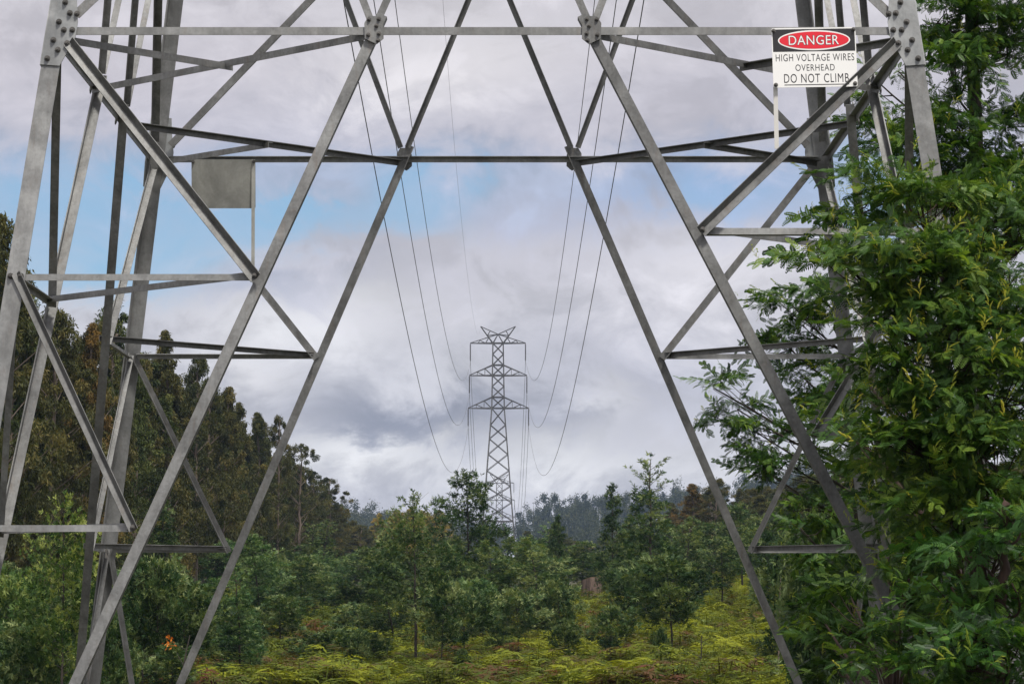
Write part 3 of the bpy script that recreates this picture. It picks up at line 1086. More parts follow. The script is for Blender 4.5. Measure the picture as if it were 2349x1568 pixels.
def wattle_meshes(seed, h, w, bare=.22, nb=46, kind='layer', sparse_top=False, leaf_m=None, dens=1.0):
    r = np.random.default_rng(seed)
    b = MB()
    ts = np.linspace(0, 1, 14)
    lean = r.normal(0, .035, 2) * h
    tr = np.stack([lean[0] * ts ** 2 + r.normal(0, .012 * h / 6, 14), lean[1] * ts ** 2 + r.normal(0, .012 * h / 6, 14), h * ts], 1)
    tr[0, :2] = 0
    b.tube(tr.tolist(), [.0085 * h * (1 - .9 * t) + .006 for t in ts], 7)
    P = []; D = []; S = []
    for i in range(nb):
        t = bare + (1 - bare) * ((i + r.uniform(0, .9)) / nb)
        tt = (t - bare) / (1 - bare)
        if kind == 'cone': prof = (1 - tt) ** .8 * (.35 + .65 * min(1, tt * 6)) + .05
        elif kind == 'bush': prof = math.sqrt(max(0, 1 - (tt * 1.05 - .30) ** 2 / .6)) + .05
        else: prof = math.sin(math.pi * min(1, (tt * .86 + .13))) ** .75 + .04
        az = i * 2.39996 + r.normal() * .5
        bl = w / 2 * prof * r.uniform(.6, 1.22)
        if sparse_top and tt > .80: bl *= r.uniform(.7, 1.6)
        p0 = np.array([np.interp(t, ts, tr[:, k]) for k in range(3)])
        rise = r.uniform(.15, .75) if kind != 'bush' else r.uniform(.1, .5)
        d = unit(np.array([math.cos(az), math.sin(az), rise]))
        p1 = p0 + d * bl
        mid = (p0 + p1) / 2 + np.array([0, 0, -.04 * bl])
        b.tube([p0, mid, p1], [.0032 * h * (1 - t) + .006, .006, .003], 4, False)
        if sparse_top and tt > .76:
            continue
        n = int((10 + 34 * bl) * dens)
        s_ = r.uniform(.18, 1.08, n) ** .6
        spread = .10 + .20 * bl * np.sin(np.pi * np.clip(s_, 0, 1) * .8 + .3)
        q = p0 + (p1 - p0) * s_[:, None] + r.normal(0, 1, (n, 3)) * spread[:, None] * np.array([.75, .75, .55])
        P.append(q)
        D.append(unit(d + r.normal(0, .55, (n, 3)) + np.array([0, 0, .25])))
        S.append(np.full(n, r.normal(0, .20)))
    if sparse_top:
        for i in range(11):
            t = .78 + .20 * i / 11
            p0 = np.array([np.interp(t, ts, tr[:, k]) for k in range(3)])
            az = i * 2.4 + r.normal() * .3; L = h * (.125 - .06 * i / 11) * r.uniform(.8, 1.2)
            d = np.array([math.cos(az) * .8, math.sin(az) * .8, .75])
            p1 = p0 + d * L; b.tube([p0, p0 + d * L * .5 + np.array([0, 0, -.03]), p1], [.012, .009, .004], 4, False)
            m_ = 9; f = np.linspace(.25, 1.05, m_)[:, None]
            P.append(p0 + d * L * f + r.normal(0, .035, (m_, 3))); D.append(unit(d + r.normal(0, .45, (m_, 3)))); S.append(np.full(m_, .25))
    # leader
    n = int((10 if sparse_top else 22) * dens); q = np.array([0, 0, 1.]) * h * r.uniform(.86, 1.02, n)[:, None] + np.array([lean[0], lean[1], 0]) + r.normal(0, .07, (n, 3))
    P.append(q); D.append(unit(r.normal(0, .5, (n, 3)) + np.array([0, 0, 1.]))); S.append(np.full(n, .1))
    P = np.concatenate(P); D = np.concatenate(D); S = np.concatenate(S)
    n = len(P); which = r.integers(0, len(CLUST), n)
    V = []; Ti = []
    tint = np.clip(.38 + S + r.normal(0, .17, n) + .5 * (r.uniform(0, 1, n) < .16), 0, 1)
    # fresh tips on the outside
    for w_ in range(len(CLUST)):
        sel = which == w_
        tpl = CLUST[w_]
        V.append(place(tpl, P[sel], frames(D[sel], roll=r.normal(0, .8, sel.sum())), r.uniform(.75, 1.3, sel.sum())))
        Ti.append(np.repeat(tint[sel], len(tpl)))
    me_c = quads('crown', np.concatenate(V), leaf_m or M_WATTLE, np.concatenate(Ti))
    me_t = b.mesh('trunk', M_BARK, smooth=True)
    return me_c, me_t, h, w


WV = {
    'tall': [wattle_meshes(1, 7.5, 3.2, .34, 50, 'layer', True), wattle_meshes(2, 7.0, 2.8, .32, 46, 'layer'), wattle_meshes(3, 7.5, 3.0, .2, 52, 'layer')],
    'cone': [wattle_meshes(4, 7.0, 2.6, .10, 56, 'cone'), wattle_meshes(5, 7.0, 2.4, .12, 54, 'cone', True)],
    'small': [wattle_meshes(6, 3.6, 2.2, .42, 28, 'layer', False, None, 1.2), wattle_meshes(7, 3.6, 2.0, .46, 26, 'layer', True, None, 1.2)],
    'bush': [wattle_meshes(8, 2.6, 2.8, .03, 44, 'bush', False, None, 1.2), wattle_meshes(9, 3.2, 3.0, .04, 46, 'bush', False, None, 1.1)],
}


def put_tree(name, meshes, x, y, h, w, rz, label, cat, group, tint, zoff=-.05):
    me_c, me_t, h0, w0 = meshes
    root = empty(name, (x, y, gz(x, y) + zoff))
    root.rotation_euler = (0, 0, rz)
    root.scale = (w / w0, w / w0, h / h0)
    tag(root, label, cat, group)
    c = link('crown', me_c, root); c.color = (*tint, 1)
    t = link('trunk', me_t, root)
    return root


def wattle(px, Y, ytop, wpx, kind, label, tint=(1, 1, 1), group='young wattles in the clearing', var=None, rz=None):
    x = (px - 1174) / F * Y
    z0 = gz(x, Y)
    h = max(1.0, at(px, ytop, Y).z - z0)
    ms = WV[kind]; m = ms[var if var is not None else random.randrange(len(ms))]
    return put_tree('young_wattle', m, x, Y, h * .97, wpx / F * Y, random.uniform(0, 6.28) if rz is None else rz, label, 'tree', group, tint)


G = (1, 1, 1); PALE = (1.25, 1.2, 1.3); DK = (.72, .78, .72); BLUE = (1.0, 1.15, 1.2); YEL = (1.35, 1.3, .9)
for a in [
    (955, 115, 1120, 185, 'tall', 'slim young wattle with a sparse bare leader and thin trunk, left of the lone pylon', G, 0),
    (1075, 170, 1076, 150, 'tall', 'dark bushy wattle whose crown hides the left foot of the lone pylon', DK, 1),
    (1012, 112, 1335, 120, 'small', 'small thin stemmed wattle at the right foot of the slim sparse topped wattle', G, 0),
    (1065, 116, 1350, 115, 'small', 'small wattle with a leaning stem, second to the right of the slim sparse topped wattle', G, 1),
    (1242, 150, 1228, 165, 'tall', 'round crowned pale tipped wattle just left of the stump', PALE, 2),
    (1492, 160, 1040, 165, 'cone', 'tallest pointed wattle right of the lone pylon', G, 1),
    (1540, 124, 1275, 190, 'small', 'spreading flat crowned wattle with a dark bare trunk in front of the tallest pointed wattle', DK, 0),
    (1655, 168, 1226, 100, 'tall', 'small pale wattle on a thin trunk in the yellow bracken on the right', PALE, 1),
    (768, 118, 1445, 195, 'bush', 'low dense dark bush in the bracken at bottom left of centre', DK, 0),
    (600, 150, 1222, 140, 'tall', 'leafy wattle just right of the far left tower leg', BLUE, 2),
    (690, 155, 1270, 125, 'tall', 'pale wattle between the bottom bush and the dark left forest', PALE, 1),
    (372, 185, 1138, 135, 'cone', 'pointed dark green wattle in front of the forest, behind the far left leg', G, 0),
    (148, 62, 1120, 190, 'tall', 'tall yellow green sapling with open top twigs at the left edge', YEL, 0),
    (330, 92, 1285, 175, 'small', 'pale bushy wattle between the two left portal braces', PALE, 0),
    (432, 105, 1370, 160, 'small', 'grey green wattle above the orange sapling', PALE, 0),
    (500, 130, 1320, 130, 'tall', 'slender wattle on the left edge of the bracken', BLUE, 1),
    (40, 72, 1325, 210, 'bush', 'bright green bush at the bottom left corner, higher of two', (1.2, 1.25, 1.0), 1),
    (95, 64, 1440, 220, 'bush', 'low green bush at the bottom left corner in front', G, 0),
    (250, 75, 1420, 160, 'bush', 'dark bush around the foot of the far left leg', DK, 1),
    (215, 88, 1300, 130, 'small', 'green wattle behind the two far left legs', G, 1),
    (1405, 205, 1103, 100, 'cone', 'narrow dark pointed wattle second right of the lone pylon', DK, 0),
    (1283, 215, 1176, 62, 'cone', 'small pointed wattle on the skyline right of the lone pylon', DK, 0),
    (1200, 180, 1226, 120, 'tall', 'low wattle directly under the lone pylon', G, 2),
    (1335, 228, 1238, 110, 'tall', 'pale wattle behind the stump', PALE, 1),
    (1445, 190, 1178, 105, 'cone', 'green wattle left of the tallest pointed wattle', G, 0),
    (1565, 185, 1180, 120, 'tall', 'wattle right of the tallest pointed wattle', G, 2),
    (1625, 215, 1195, 110, 'tall', 'round wattle behind the small pale wattle', G, 1),
    (1135, 150, 1235, 140, 'tall', 'dense wattle left of the round pale tipped one', G, 2),
    (1285, 136, 1330, 100, 'small', 'small wattle at the right foot of the round pale tipped wattle', G, 0),
    (1450, 142, 1305, 115, 'small', 'small dark wattle just right of the stump', DK, 1),
    (1400, 118, 1385, 110, 'small', 'short twiggy sapling in the bracken below the stump', G, 1),
    (1292, 120, 1420, 80, 'small', 'short sapling in the bracken left of the twiggy one', DK, 0),
    (845, 175, 1250, 120, 'tall', 'wattle at the back of the clearing left of the slim sparse topped wattle', G, 1),
    (905, 140, 1310, 130, 'tall', 'dark wattle behind the slim sparse topped wattle', DK, 2),
    (1190, 128, 1350, 120, 'small', 'small pale wattle at front below the lone pylon', PALE, 0),
    (1110, 132, 1330, 120, 'small', 'small blue green wattle below the bushy dark wattle', BLUE, 0),
    (1020, 170, 1225, 130, 'tall', 'wattle between the slim sparse topped wattle and the bushy dark one', G, 2),
    (1755, 170, 1160, 140, 'tall', 'wattle between the right far brace and the big feathery tree', G, 2),
    (1700, 200, 1150, 110, 'tall', 'wattle behind the right far brace', G, 1),
    (820, 150, 1385, 120, 'bush', 'low pale bush behind the bottom dark bush', PALE, 1),
    (645, 132, 1360, 130, 'small', 'short pale wattle on the left bracken edge below the leafy one', PALE, 1),
    (560, 118, 1420, 110, 'bush', 'low grey green bush beside the left far brace foot', PALE, 0),
    (400, 84, 1470, 120, 'small', 'thin wattle beside the orange sapling', G, 1),
    (1590, 168, 1290, 90, 'small', 'short green wattle between the flat crowned and the small pale one', G, 0),
    (1480, 170, 1240, 130, 'tall', 'dense wattle directly left of the tallest pointed wattle\'s trunk', DK, 1),
]:
    wattle(a[0], a[1], a[2], a[3], a[4], a[5], a[6], var=a[7] % len(WV[a[4]]))
# thicket of wattles filling the back of the clearing and its left side
for i in range(46):
    px = random.uniform(480, 1800); Y = random.uniform(185, 300)
    if abs(px - 1143) < 60 or (abs(px - 1356) < 75 and Y < 230): continue
    wattle(px, Y, random.uniform(1225, 1280) if 850 < px < 1030 else random.uniform(1190, 1275) if Y > 210 else random.uniform(1240, 1290), random.uniform(70, 115), random.choice(['tall', 'cone', 'cone']),
           'young wattle in the green thicket across the back of the clearing', random.choice([G, G, DK, BLUE]), 'thicket of wattles across the clearing')
for i in range(30):
    px = random.uniform(560, 1330); Y = random.uniform(172, 220)
    if abs(px - 1356) < 60: continue
    wattle(px, Y, random.uniform(1280, 1345), random.uniform(60, 105), random.choice(['small', 'cone', 'bush']),
           'low wattle filling the gaps under the taller young wattles', random.choice([G, DK, BLUE, PALE]), 'low wattles under the taller ones')
for i in range(12):
    px = random.uniform(640, 1780); Y = random.uniform(104, 150)
    if abs(px - 1356) < 50: continue
    z_ = gz((px - 1174) / F * Y, Y); yb_ = 1410 - z_ / Y * F
    wattle(px, Y, yb_ - random.uniform(50, 110), random.uniform(35, 75), random.choice(['small', 'bush']),
           'knee high wattle seedling scattered in the open bracken', random.choice([G, DK, PALE]), 'seedlings in the bracken')
for i in range(22):
    px = random.uniform(-30, 560); Y = random.uniform(88, 135)
    wattle(px, Y, random.uniform(1270, 1400), random.uniform(120, 190), random.choice(['tall', 'cone', 'small']),
           'young wattle in the green thicket at the foot of the left forest', random.choice([G, PALE, BLUE, DK]), 'thicket of wattles under the left forest')
for i in range(16):
    px = random.uniform(1830, 2360); Y = random.uniform(50, 110)
    wattle(px, Y, random.uniform(1150, 1330), random.uniform(170, 260), random.choice(['tall', 'bush', 'cone']),
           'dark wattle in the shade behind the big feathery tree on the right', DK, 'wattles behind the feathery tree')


# --- eucalypt forest
def euc_meshes(seed, h=20., w=6.0, bare=.22, ncl=60, kind='full'):
    ncl = int(ncl * 1.7)
    r = np.random.default_rng(seed); b = MB()
    ts = np.linspace(0, 1, 14); lean = r.normal(0, .02, 2) * h
    tr = np.stack([lean[0] * ts + r.normal(0, .06, 14), lean[1] * ts + r.normal(0, .06, 14), h * .95 * ts], 1)
    b.tube(tr.tolist(), [.012 * h * (1 - .85 * t) + .03 for t in ts], 7)
    V = []; Ti = []
    for i in range(ncl):
        t = bare + (1.0 - bare) * (i + r.uniform(0, 1)) / ncl
        tt = (t - bare) / (1 - bare)
        prof = (math.sin(math.pi * min(1, tt * .80 + .17)) ** .8) if kind == 'full' else (1 - tt) ** .65 * min(1, .4 + tt * 4)
        az = r.uniform(0, 6.283); rad = w / 2 * prof * math.sqrt(r.uniform(.12, 1.15))
        p0 = np.array([np.interp(t * .95, ts, tr[:, k]) for k in range(3)]); p0[2] = h * t * .96
        c = p0 + np.array([math.cos(az) * rad, math.sin(az) * rad, .3 * rad])
        if i % 3 == 0: b.tube([p0 + np.array([0, 0, -.5 * rad]), c], [.05, .02], 4, False)
        n = int(r.uniform(130, 220))
        cr = r.uniform(.34, .78) * (1.15 - .45 * tt)
        q = c + unit(r.normal(0, 1, (n, 3))) * (r.uniform(0, 1, n) ** .45)[:, None] * np.array([cr, cr, cr * .95])
        d = unit(r.normal(0, .5, (n, 3)) + np.array([0, 0, -.75]))
        side = unit(np.cross(d, r.normal(0, 1, (n, 3))))
        L = r.uniform(.18, .36, n)[:, None]; W = r.uniform(.024, .050, n)[:, None]
        V.append(np.stack([q, q + d * L * .4 + side * W, q + d * L, q + d * L * .4 - side * W], 1))
        Ti.append(np.clip(r.normal(.45, .24) + r.normal(0, .16, n), 0, 1))
    me_c = quads('crown', np.concatenate(V), M_EUC, np.concatenate(Ti))
    return me_c, b.mesh('trunk', M_EUCBARK, smooth=True), h, w


EV = [euc_meshes(20, 20, 6.2, .20, 66), euc_meshes(21, 20, 5.4, .30, 56), euc_meshes(22, 20, 5.2, .12, 66, 'cone'), euc_meshes(23, 20, 5.8, .16, 70), euc_meshes(24, 18, 7.0, .34, 44)]
OLIVE = (1.2, 1.05, .8); BROWN = (1.7, 1.05, .75); GREEN = (1.0, 1.12, .8); DEEP = (.9, .88, .72); SUNLIT_GOLD = (3.6, 2.5, 1.0); TAN = (1.25, 1.05, .8)  # the gold one paints sunlight into the leaf colour


def euc(px, Y, ytop, wm, label, tint, group='eucalypts of the left forest', var=None, x=None):
    if x is None: x = (px - 1174) / F * Y
    px = 1174 + F * x / Y
    h = max(5.0, at(px, ytop, Y).z - gz(x, Y)) if ytop else random.uniform(14, 18)
    m = EV[var if var is not None else random.randrange(len(EV))]
    return put_tree('eucalypt', m, x, Y, h, wm, random.uniform(0, 6.28), label, 'tree', group, tint)


for px, Y, yt, wm, lab, tint, var in [
    (-8, 146, 470, 6.0, 'tallest olive eucalypt cut by the left picture edge', OLIVE, 0),
    (120, 165, 690, 5.0, 'olive eucalypt behind the near left leg', OLIVE, 3),
    (185, 176, 715, 4.2, 'rusty brown eucalypt top between the left legs', BROWN, 2),
    (268, 190, 668, 4.5, 'dark green eucalypt rising highest between the two far left legs', GREEN, 1),
    (232, 180, 722, 4.4, 'brown crowned eucalypt next to the dark green highest one', TAN, 3),
    (395, 216, 733, 4.8, 'pointed olive brown eucalypt standing out right of the far left leg', TAN, 2),
    (450, 232, 800, 5.0, 'dark eucalypt just right of the pointed olive brown one', DEEP, 0),
    (505, 252, 868, 5.0, 'eucalypt with rusty tips on the falling skyline', TAN, 2),
    (560, 275, 905, 4.6, 'narrow eucalypt on the falling skyline', OLIVE, 2),
    (603, 294, 930, 4.6, 'dark narrow eucalypt beside the bare topped one on the skyline', DEEP, 2),
    (637, 305, 940, 3.2, 'thin open topped eucalypt sticking out of the forest end', OLIVE, 1),
    (685, 340, 1008, 6.5, 'broad dark eucalypt ending the left forest', DEEP, 4),
    (755, 410, 1090, 6.5, 'round low eucalypt last on the left forest skyline', TAN, 4),
    (715, 370, 1070, 5.5, 'dark eucalypt in front of the round last one', DEEP, 0),
]:
    euc(px, Y, yt, wm, lab, tint, var=var)
sk_x = [-120, 0, 60, 120, 200, 270, 330, 395, 450, 505, 560, 603, 640, 685, 720, 790, 900]
sk_y = [430, 480, 620, 700, 735, 710, 770, 780, 815, 885, 925, 955, 985, 1030, 1085, 1145, 1190]
for Y in np.arange(112, 480, 4.6):
    for row, xo in enumerate((-25.5, -30, -35.5)):
        if random.random() < .12: continue
        x = xo + random.uniform(-1.3, 1.3); yy = Y + random.uniform(-2, 2)
        px = 1174 + F * x / yy
        if px < -150: continue
        yt = float(np.interp(px, sk_x, sk_y)) + random.uniform(5, 120) + (20 if row else 0)
        euc(px, yy, yt, random.uniform(3.6, 5.2), 'eucalypt inside the dense dark forest on the left slope',
            random.choice([OLIVE, OLIVE, DEEP, GREEN, TAN, GREEN, OLIVE, (1.25, 1.1, .7)]), var=random.choice([0, 1, 2, 2, 2, 3]))
# right forest edge
for Y in np.arange(150, 460, 8.5):
    for row, xo in enumerate((26, 32)):
        x = xo + random.uniform(-2, 2); yy = Y + random.uniform(-3, 3); px = 1174 + F * x / yy
        yt = float(np.interp(px, [1500, 1600, 1700, 1800, 2000, 2400], [1150, 1130, 1100, 1090, 1060, 1000])) + random.uniform(-10, 70)
        euc(px, yy, yt, random.uniform(4.2, 6), 'eucalypt along the right forest edge behind the tower', random.choice([TAN, OLIVE, GREEN, DEEP, OLIVE]), 'eucalypts of the right forest', var=random.choice([0, 1, 2, 2, 3]))
for px, Y, yt, lab, tint in [(1598, 345, 1100, 'rusty brown eucalypt on the skyline left of the right far brace', BROWN), (1575, 360, 1130, 'low rusty eucalypt beside the taller rusty one', BROWN),
                             (1640, 330, 1090, 'narrow brown eucalypt directly behind the right far brace', TAN)]:
    euc(px, Y, yt, 5.0, lab, tint, 'eucalypts of the right forest')
# golden stand behind the clearing on the left, sunlight painted into its leaf tint
for i in range(14):
    px = 865 + i * 11 + random.uniform(-6, 6); Y = random.uniform(600, 680)
    euc(px, Y, 1158 + random.uniform(0, 22) + .08 * abs(px - 930), random.uniform(5, 7), 'tree tinted sunlit gold in the bright stand left of the lone pylon', SUNLIT_GOLD, 'sunlit gold trees behind the clearing')
for i in range(26):
    px = random.choice([random.uniform(770, 860), random.uniform(1190, 1600), random.uniform(1190, 1600)]); Y = random.uniform(420, 560)
    euc(px, Y, random.uniform(1195, 1240) , random.uniform(5, 7), 'dark tree in the far end of the clearing below the skyline', random.choice([DEEP, GREEN, OLIVE]), 'trees at the far end of the clearing')


# --- woods on the distant ridge: one mass
def far_woods():
    r = np.random.default_rng(77)
    V = []; Ti = []
    N = 1000
    Yc = r.uniform(1250, 2150, N); px = r.uniform(560, 1900, N)
    X = (px - 1174) / F * Yc
    keep = np.abs(px - 1170) > np.clip((1900 - Yc) / 12, 8, 40)
    X, Yc = X[keep], Yc[keep]
    Z = ground(X, Yc)
    for x, y, z in zip(X, Yc, Z):
        h = r.uniform(12, 23) * (1.25 if r.uniform() < .1 else 1); n = 420
        w = h * r.uniform(.16, .28)
        k = r.integers(3, 6)
        cz = z + h * r.uniform(.45, .98, k); cx = x + r.normal(0, w * .55, k); cy = y + r.normal(0, w * .5, k)
        w_ = r.integers(0, k, n)
        q = np.stack([cx[w_], cy[w_], cz[w_]], 1) + r.normal(0, 1, (n, 3)) * np.array([w * .24, w * .24, h * .06])
        d = unit(r.normal(0, 1, (n, 3)) + np.array([0, 0, -.3])); sd = unit(np.cross(d, r.normal(0, 1, (n, 3))))
        L = r.uniform(.7, 1.3, n)[:, None]; W = r.uniform(.2, .42, n)[:, None]
        V.append(np.stack([q, q + d * L * .5 + sd * W, q + d * L, q + d * L * .5 - sd * W], 1))
        Ti.append(np.clip(r.normal(.4, .2) + r.normal(0, .1, n), 0, 1))
        t0 = np.array([x, y, z]); t1 = np.array([x, y, z + h * .9]); s_ = np.array([.3, 0, 0])
        V.append(np.array([[t0 - s_, t0 + s_, t1 + s_ * .3, t1 - s_ * .3]])); Ti.append(np.array([.95]))
    o = link('distant_woods', quads('distant_woods', np.concatenate(V), M_EUC, np.concatenate(Ti)))
    o.color = (.8, .85, .8, 1)
    tag(o, 'blue grey wooded ridge fading in the distance', 'woods', kind='stuff')


far_woods()


# --- bracken
def bracken():
    r = np.random.default_rng(5)
    tpls = []
    for k in range(4):
        Q = []
        nf = 5 + k % 2
        for i in range(nf):
            az = 6.283 * i / nf + r.normal() * .3
            L = r.uniform(.55, .85); n = 8
            cd = np.array([math.cos(az), math.sin(az), 0]); sd = np.array([-math.sin(az), math.cos(az), 0])
            hh = r.uniform(.55, 1.05)
            for j in range(n):
                t = (j + .6) / n
                p = cd * (.12 + L * t * .9) + np.array([0, 0, hh * (1 - (t - .35) ** 2 * .9)])
                for s_ in (-1, 1):
                    d = unit(sd * s_ + cd * .45 + np.array([0, 0, -.15 + r.normal() * .12]))
                    side = unit(cd + np.array([0, 0, r.normal() * .15]))
                    Q.append(blade(p, d, side, .30 * (1.08 - t) + .05, .085 * (1.15 - .6 * t)))
            a = np.array([0, 0, 0.]); c_ = cd * .3 + np.array([0, 0, hh]); s2 = sd * .012
            Q.append(np.array([a - s2, a + s2, c_ + s2, c_ - s2]))
        tpls.append(np.array(Q))
    N = 15000
    px = r.uniform(330, 1950, N)
    Y = 92 + (r.uniform(0, 1, N) ** 1.35) * 150
    X = (px - 1174) / F * Y
    keep = (X > -24) & (X < 22)
    X, Y = X[keep], Y[keep]
    Z = ground(X, Y)
    # patchiness: wandering mixture of brown, green and yellow-green plants
    pt = .5 + .22 * np.sin(X * .9 + 1.3 * np.sin(Y * .23)) + .20 * np.sin(Y * .37 + 1.7 * np.sin(X * .41)) + .13 * np.sin(X * 2.3 + Y * .8) + .14 * np.clip((X - 2) / 10, -.6, 1.2)
    tint = np.clip(pt * .80 + .21 + r.normal(0, .20, len(X)), 0, 1)
    which = r.integers(0, 4, len(X)); V = []; Ti = []
    for k in range(4):
        s_ = which == k; n = s_.sum()
        d = np.stack([np.cos(r.uniform(0, 6.28, n)), np.sin(r.uniform(0, 6.28, n)), r.normal(0, .1, n)], 1)
        V.append(place(tpls[k], np.stack([X[s_], Y[s_], Z[s_]], 1), frames(d), r.uniform(.45, 1.0, n) * np.where(r.uniform(0, 1, n) < .18, 1.5, 1.0)))
        Ti.append(np.repeat(tint[s_], len(tpls[k])))
    Ti = np.concatenate(Ti); Ti = np.clip(Ti + r.normal(0, .06, len(Ti)), 0, 1)
    o = link('bracken', quads('bracken', np.concatenate(V), M_FERN, Ti))
    tag(o, 'yellow green bracken with brown patches covering the open ground', 'bracken', kind='stuff')


bracken()


# --- small things in the clearing
def stump():
    Y = 212.0
    c = at(1356, 1378, Y); x = c.x; z0 = gz(x, Y)
    ztop = at(1356, 1322, Y).z; w = 46 / F * Y / 2
    root = empty('tree_stump', (x, Y, z0))
    tag(root, 'sawn grey brown tree stump with a reddish top in the bracken', 'stump')
    r = np.random.default_rng(3); b = MB(); seg = 22; rows = 7
    ph = r.uniform(0, 6.28, 4); vs = []
    for j in range(rows):
        t = j / (rows - 1)
        for k in range(seg):
            a = 6.283 * k / seg
            rad = w * (1.0 + .22 * (1 - t) ** 3) * (1 + .07 * math.sin(3 * a + ph[0]) + .05 * math.sin(7 * a + ph[1]) + .02 * r.normal())
            zt = ztop - .10 * (ztop - z0) * (.5 + .5 * math.cos(a - 2.6)) * 1.3
            vs.append((x + rad * math.cos(a), Y + rad * math.sin(a), z0 - .3 + (zt - z0 + .3) * t))
    b.add(vs, [(j * seg + k, j * seg + (k + 1) % seg, (j + 1) * seg + (k + 1) % seg, (j + 1) * seg + k) for j in range(rows - 1) for k in range(seg)])
    b.build('bark', M_STUMP, root)
    q = MB(); top = [vs[(rows - 1) * seg + k] for k in range(seg)]
    q.add([(x, Y, ztop - .03)] + [(p[0], p[1], p[2] + .012) for p in top], [(0, 1 + k, 1 + (k + 1) % seg) for k in range(seg)])
    q.build('cut_top', M_STUMPTOP, root)


stump()


def sapling_dead(px, Y, ytop, label, mat, seed, leaves=None):
    r = np.random.default_rng(seed); x = (px - 1174) / F * Y; z0 = gz(x, Y); h = at(px, ytop, Y).z - z0
    root = empty('dead_sapling' if leaves is None else 'orange_sapling', (x, Y, z0))
    tag(root, label, 'sapling')
    b = MB(); ts = np.linspace(0, 1, 8)
    lean = r.normal(0, .10)
    pts = [(x + lean * h * t + r.normal() * .02, Y + r.normal() * .02, z0 - .1 + (h + .1) * t) for t in ts]
    b.tube(pts, [.035 * (1 - .8 * t) + .006 for t in ts], 6)
    for i in range(5):
        p = Vector(pts[2 + i % 5]); az = r.uniform(0, 6.28); L = r.uniform(.25, .7)
        b.tube([p, p + Vector((math.cos(az) * L, math.sin(az) * L, .5 * L))], [.012, .004], 4)
    b.build('stem', mat, root)
    if leaves is not None:
        P = []
        for (dx, dz, n, s_) in leaves:
            P.append(np.array([x + dx, Y, z0 + dz]) + r.normal(0, s_, (n, 3)) * np.array([1.3, 1, .55]))
        P = np.concatenate(P); n = len(P)
        d = unit(r.normal(0, 1, (n, 3)) + np.array([0, 0, .2])); sd = unit(np.cross(d, r.normal(0, 1, (n, 3))))
        V = np.stack([P, P + d * .05 + sd * .022, P + d * .11, P + d * .05 - sd * .022], 1) - np.array([x, Y, z0])
        link('leaves', quads('leaves', V, M_ORANGE, r.uniform(0, 1, n)), root)


sapling_dead(1778, 100, 1325, 'bare pale dead stick standing in the bracken by the right far brace', M_EUCBARK, 1)
sapling_dead(1605, 112, 1455, 'dark leaning dead stick in the bracken at bottom right', M_BARK, 2)
oz = at(392, 1462, 80).z - gz((392 - 1174) / F * 80, 80)
oz2 = at(392, 1477, 80).z - gz((392 - 1174) / F * 80, 80)
sapling_dead(392, 80, 1455, 'small sapling with bright orange dying leaves among the left wattles', M_BARK, 3, [(0.02, oz, 8, .03), (0, oz2, 22, .065)])

# --- big feathery wattles on the right
def base_at(px, Y):
    x = (px - 1174) / F * Y
    return (x, Y, gz(x, Y) - .05)


def tp(*l):
    return [tuple(at(px, py, Y)) for px, py, Y in l]


YB = 19.4
bb = base_at(2262, 20.6)
near_tree('feathery_wattle', 'large feathery wattle with yellow shoots in front of the near right leg', bb,
          [bb] + tp((2258, 1568, 20.6), (2235, 1100, 20.4), (2190, 760, 20.2), (2150, 520, 20.0)), .085,
          [lobe(2010, 430, 85, 60, 19.9, 40), lobe(2110, 480, 120, 100, 19.8, 110), lobe(2260, 470, 120, 130, 20.0, 130), lobe(2060, 600, 140, 90, YB, 130),
           lobe(1925, 580, 100, 45, YB, 45), lobe(2210, 640, 150, 110, YB, 150), lobe(2310, 720, 90, 140, YB, 110), lobe(2130, 760, 170, 110, 19.2, 170), lobe(1995, 700, 70, 50, 22.0, 40),
           lobe(2070, 860, 95, 70, 19.2, 80), lobe(1990, 870, 70, 50, 22.4, 40), lobe(2260, 880, 130, 110, 19.2, 150), lobe(2150, 960, 150, 90, 19.1, 150), lobe(2080, 985, 70, 50, 19.6, 45), lobe(1990, 990, 80, 50, 22.4, 46), lobe(2290, 1060, 110, 110, 19.1, 120),
           lobe(2160, 1120, 130, 90, 19.2, 120), lobe(2300, 1220, 70, 90, 19.6, 70), lobe(2180, 1240, 100, 60, 19.8, 60), lobe(2330, 560, 70, 120, 20.2, 70), lobe(2060, 1090, 80, 55, 22.4, 56)],
          M_REDBARK, 1, 1.0, (1, 1, 1, 1), 1.0, .42)
ba = base_at(2238, 27.0)
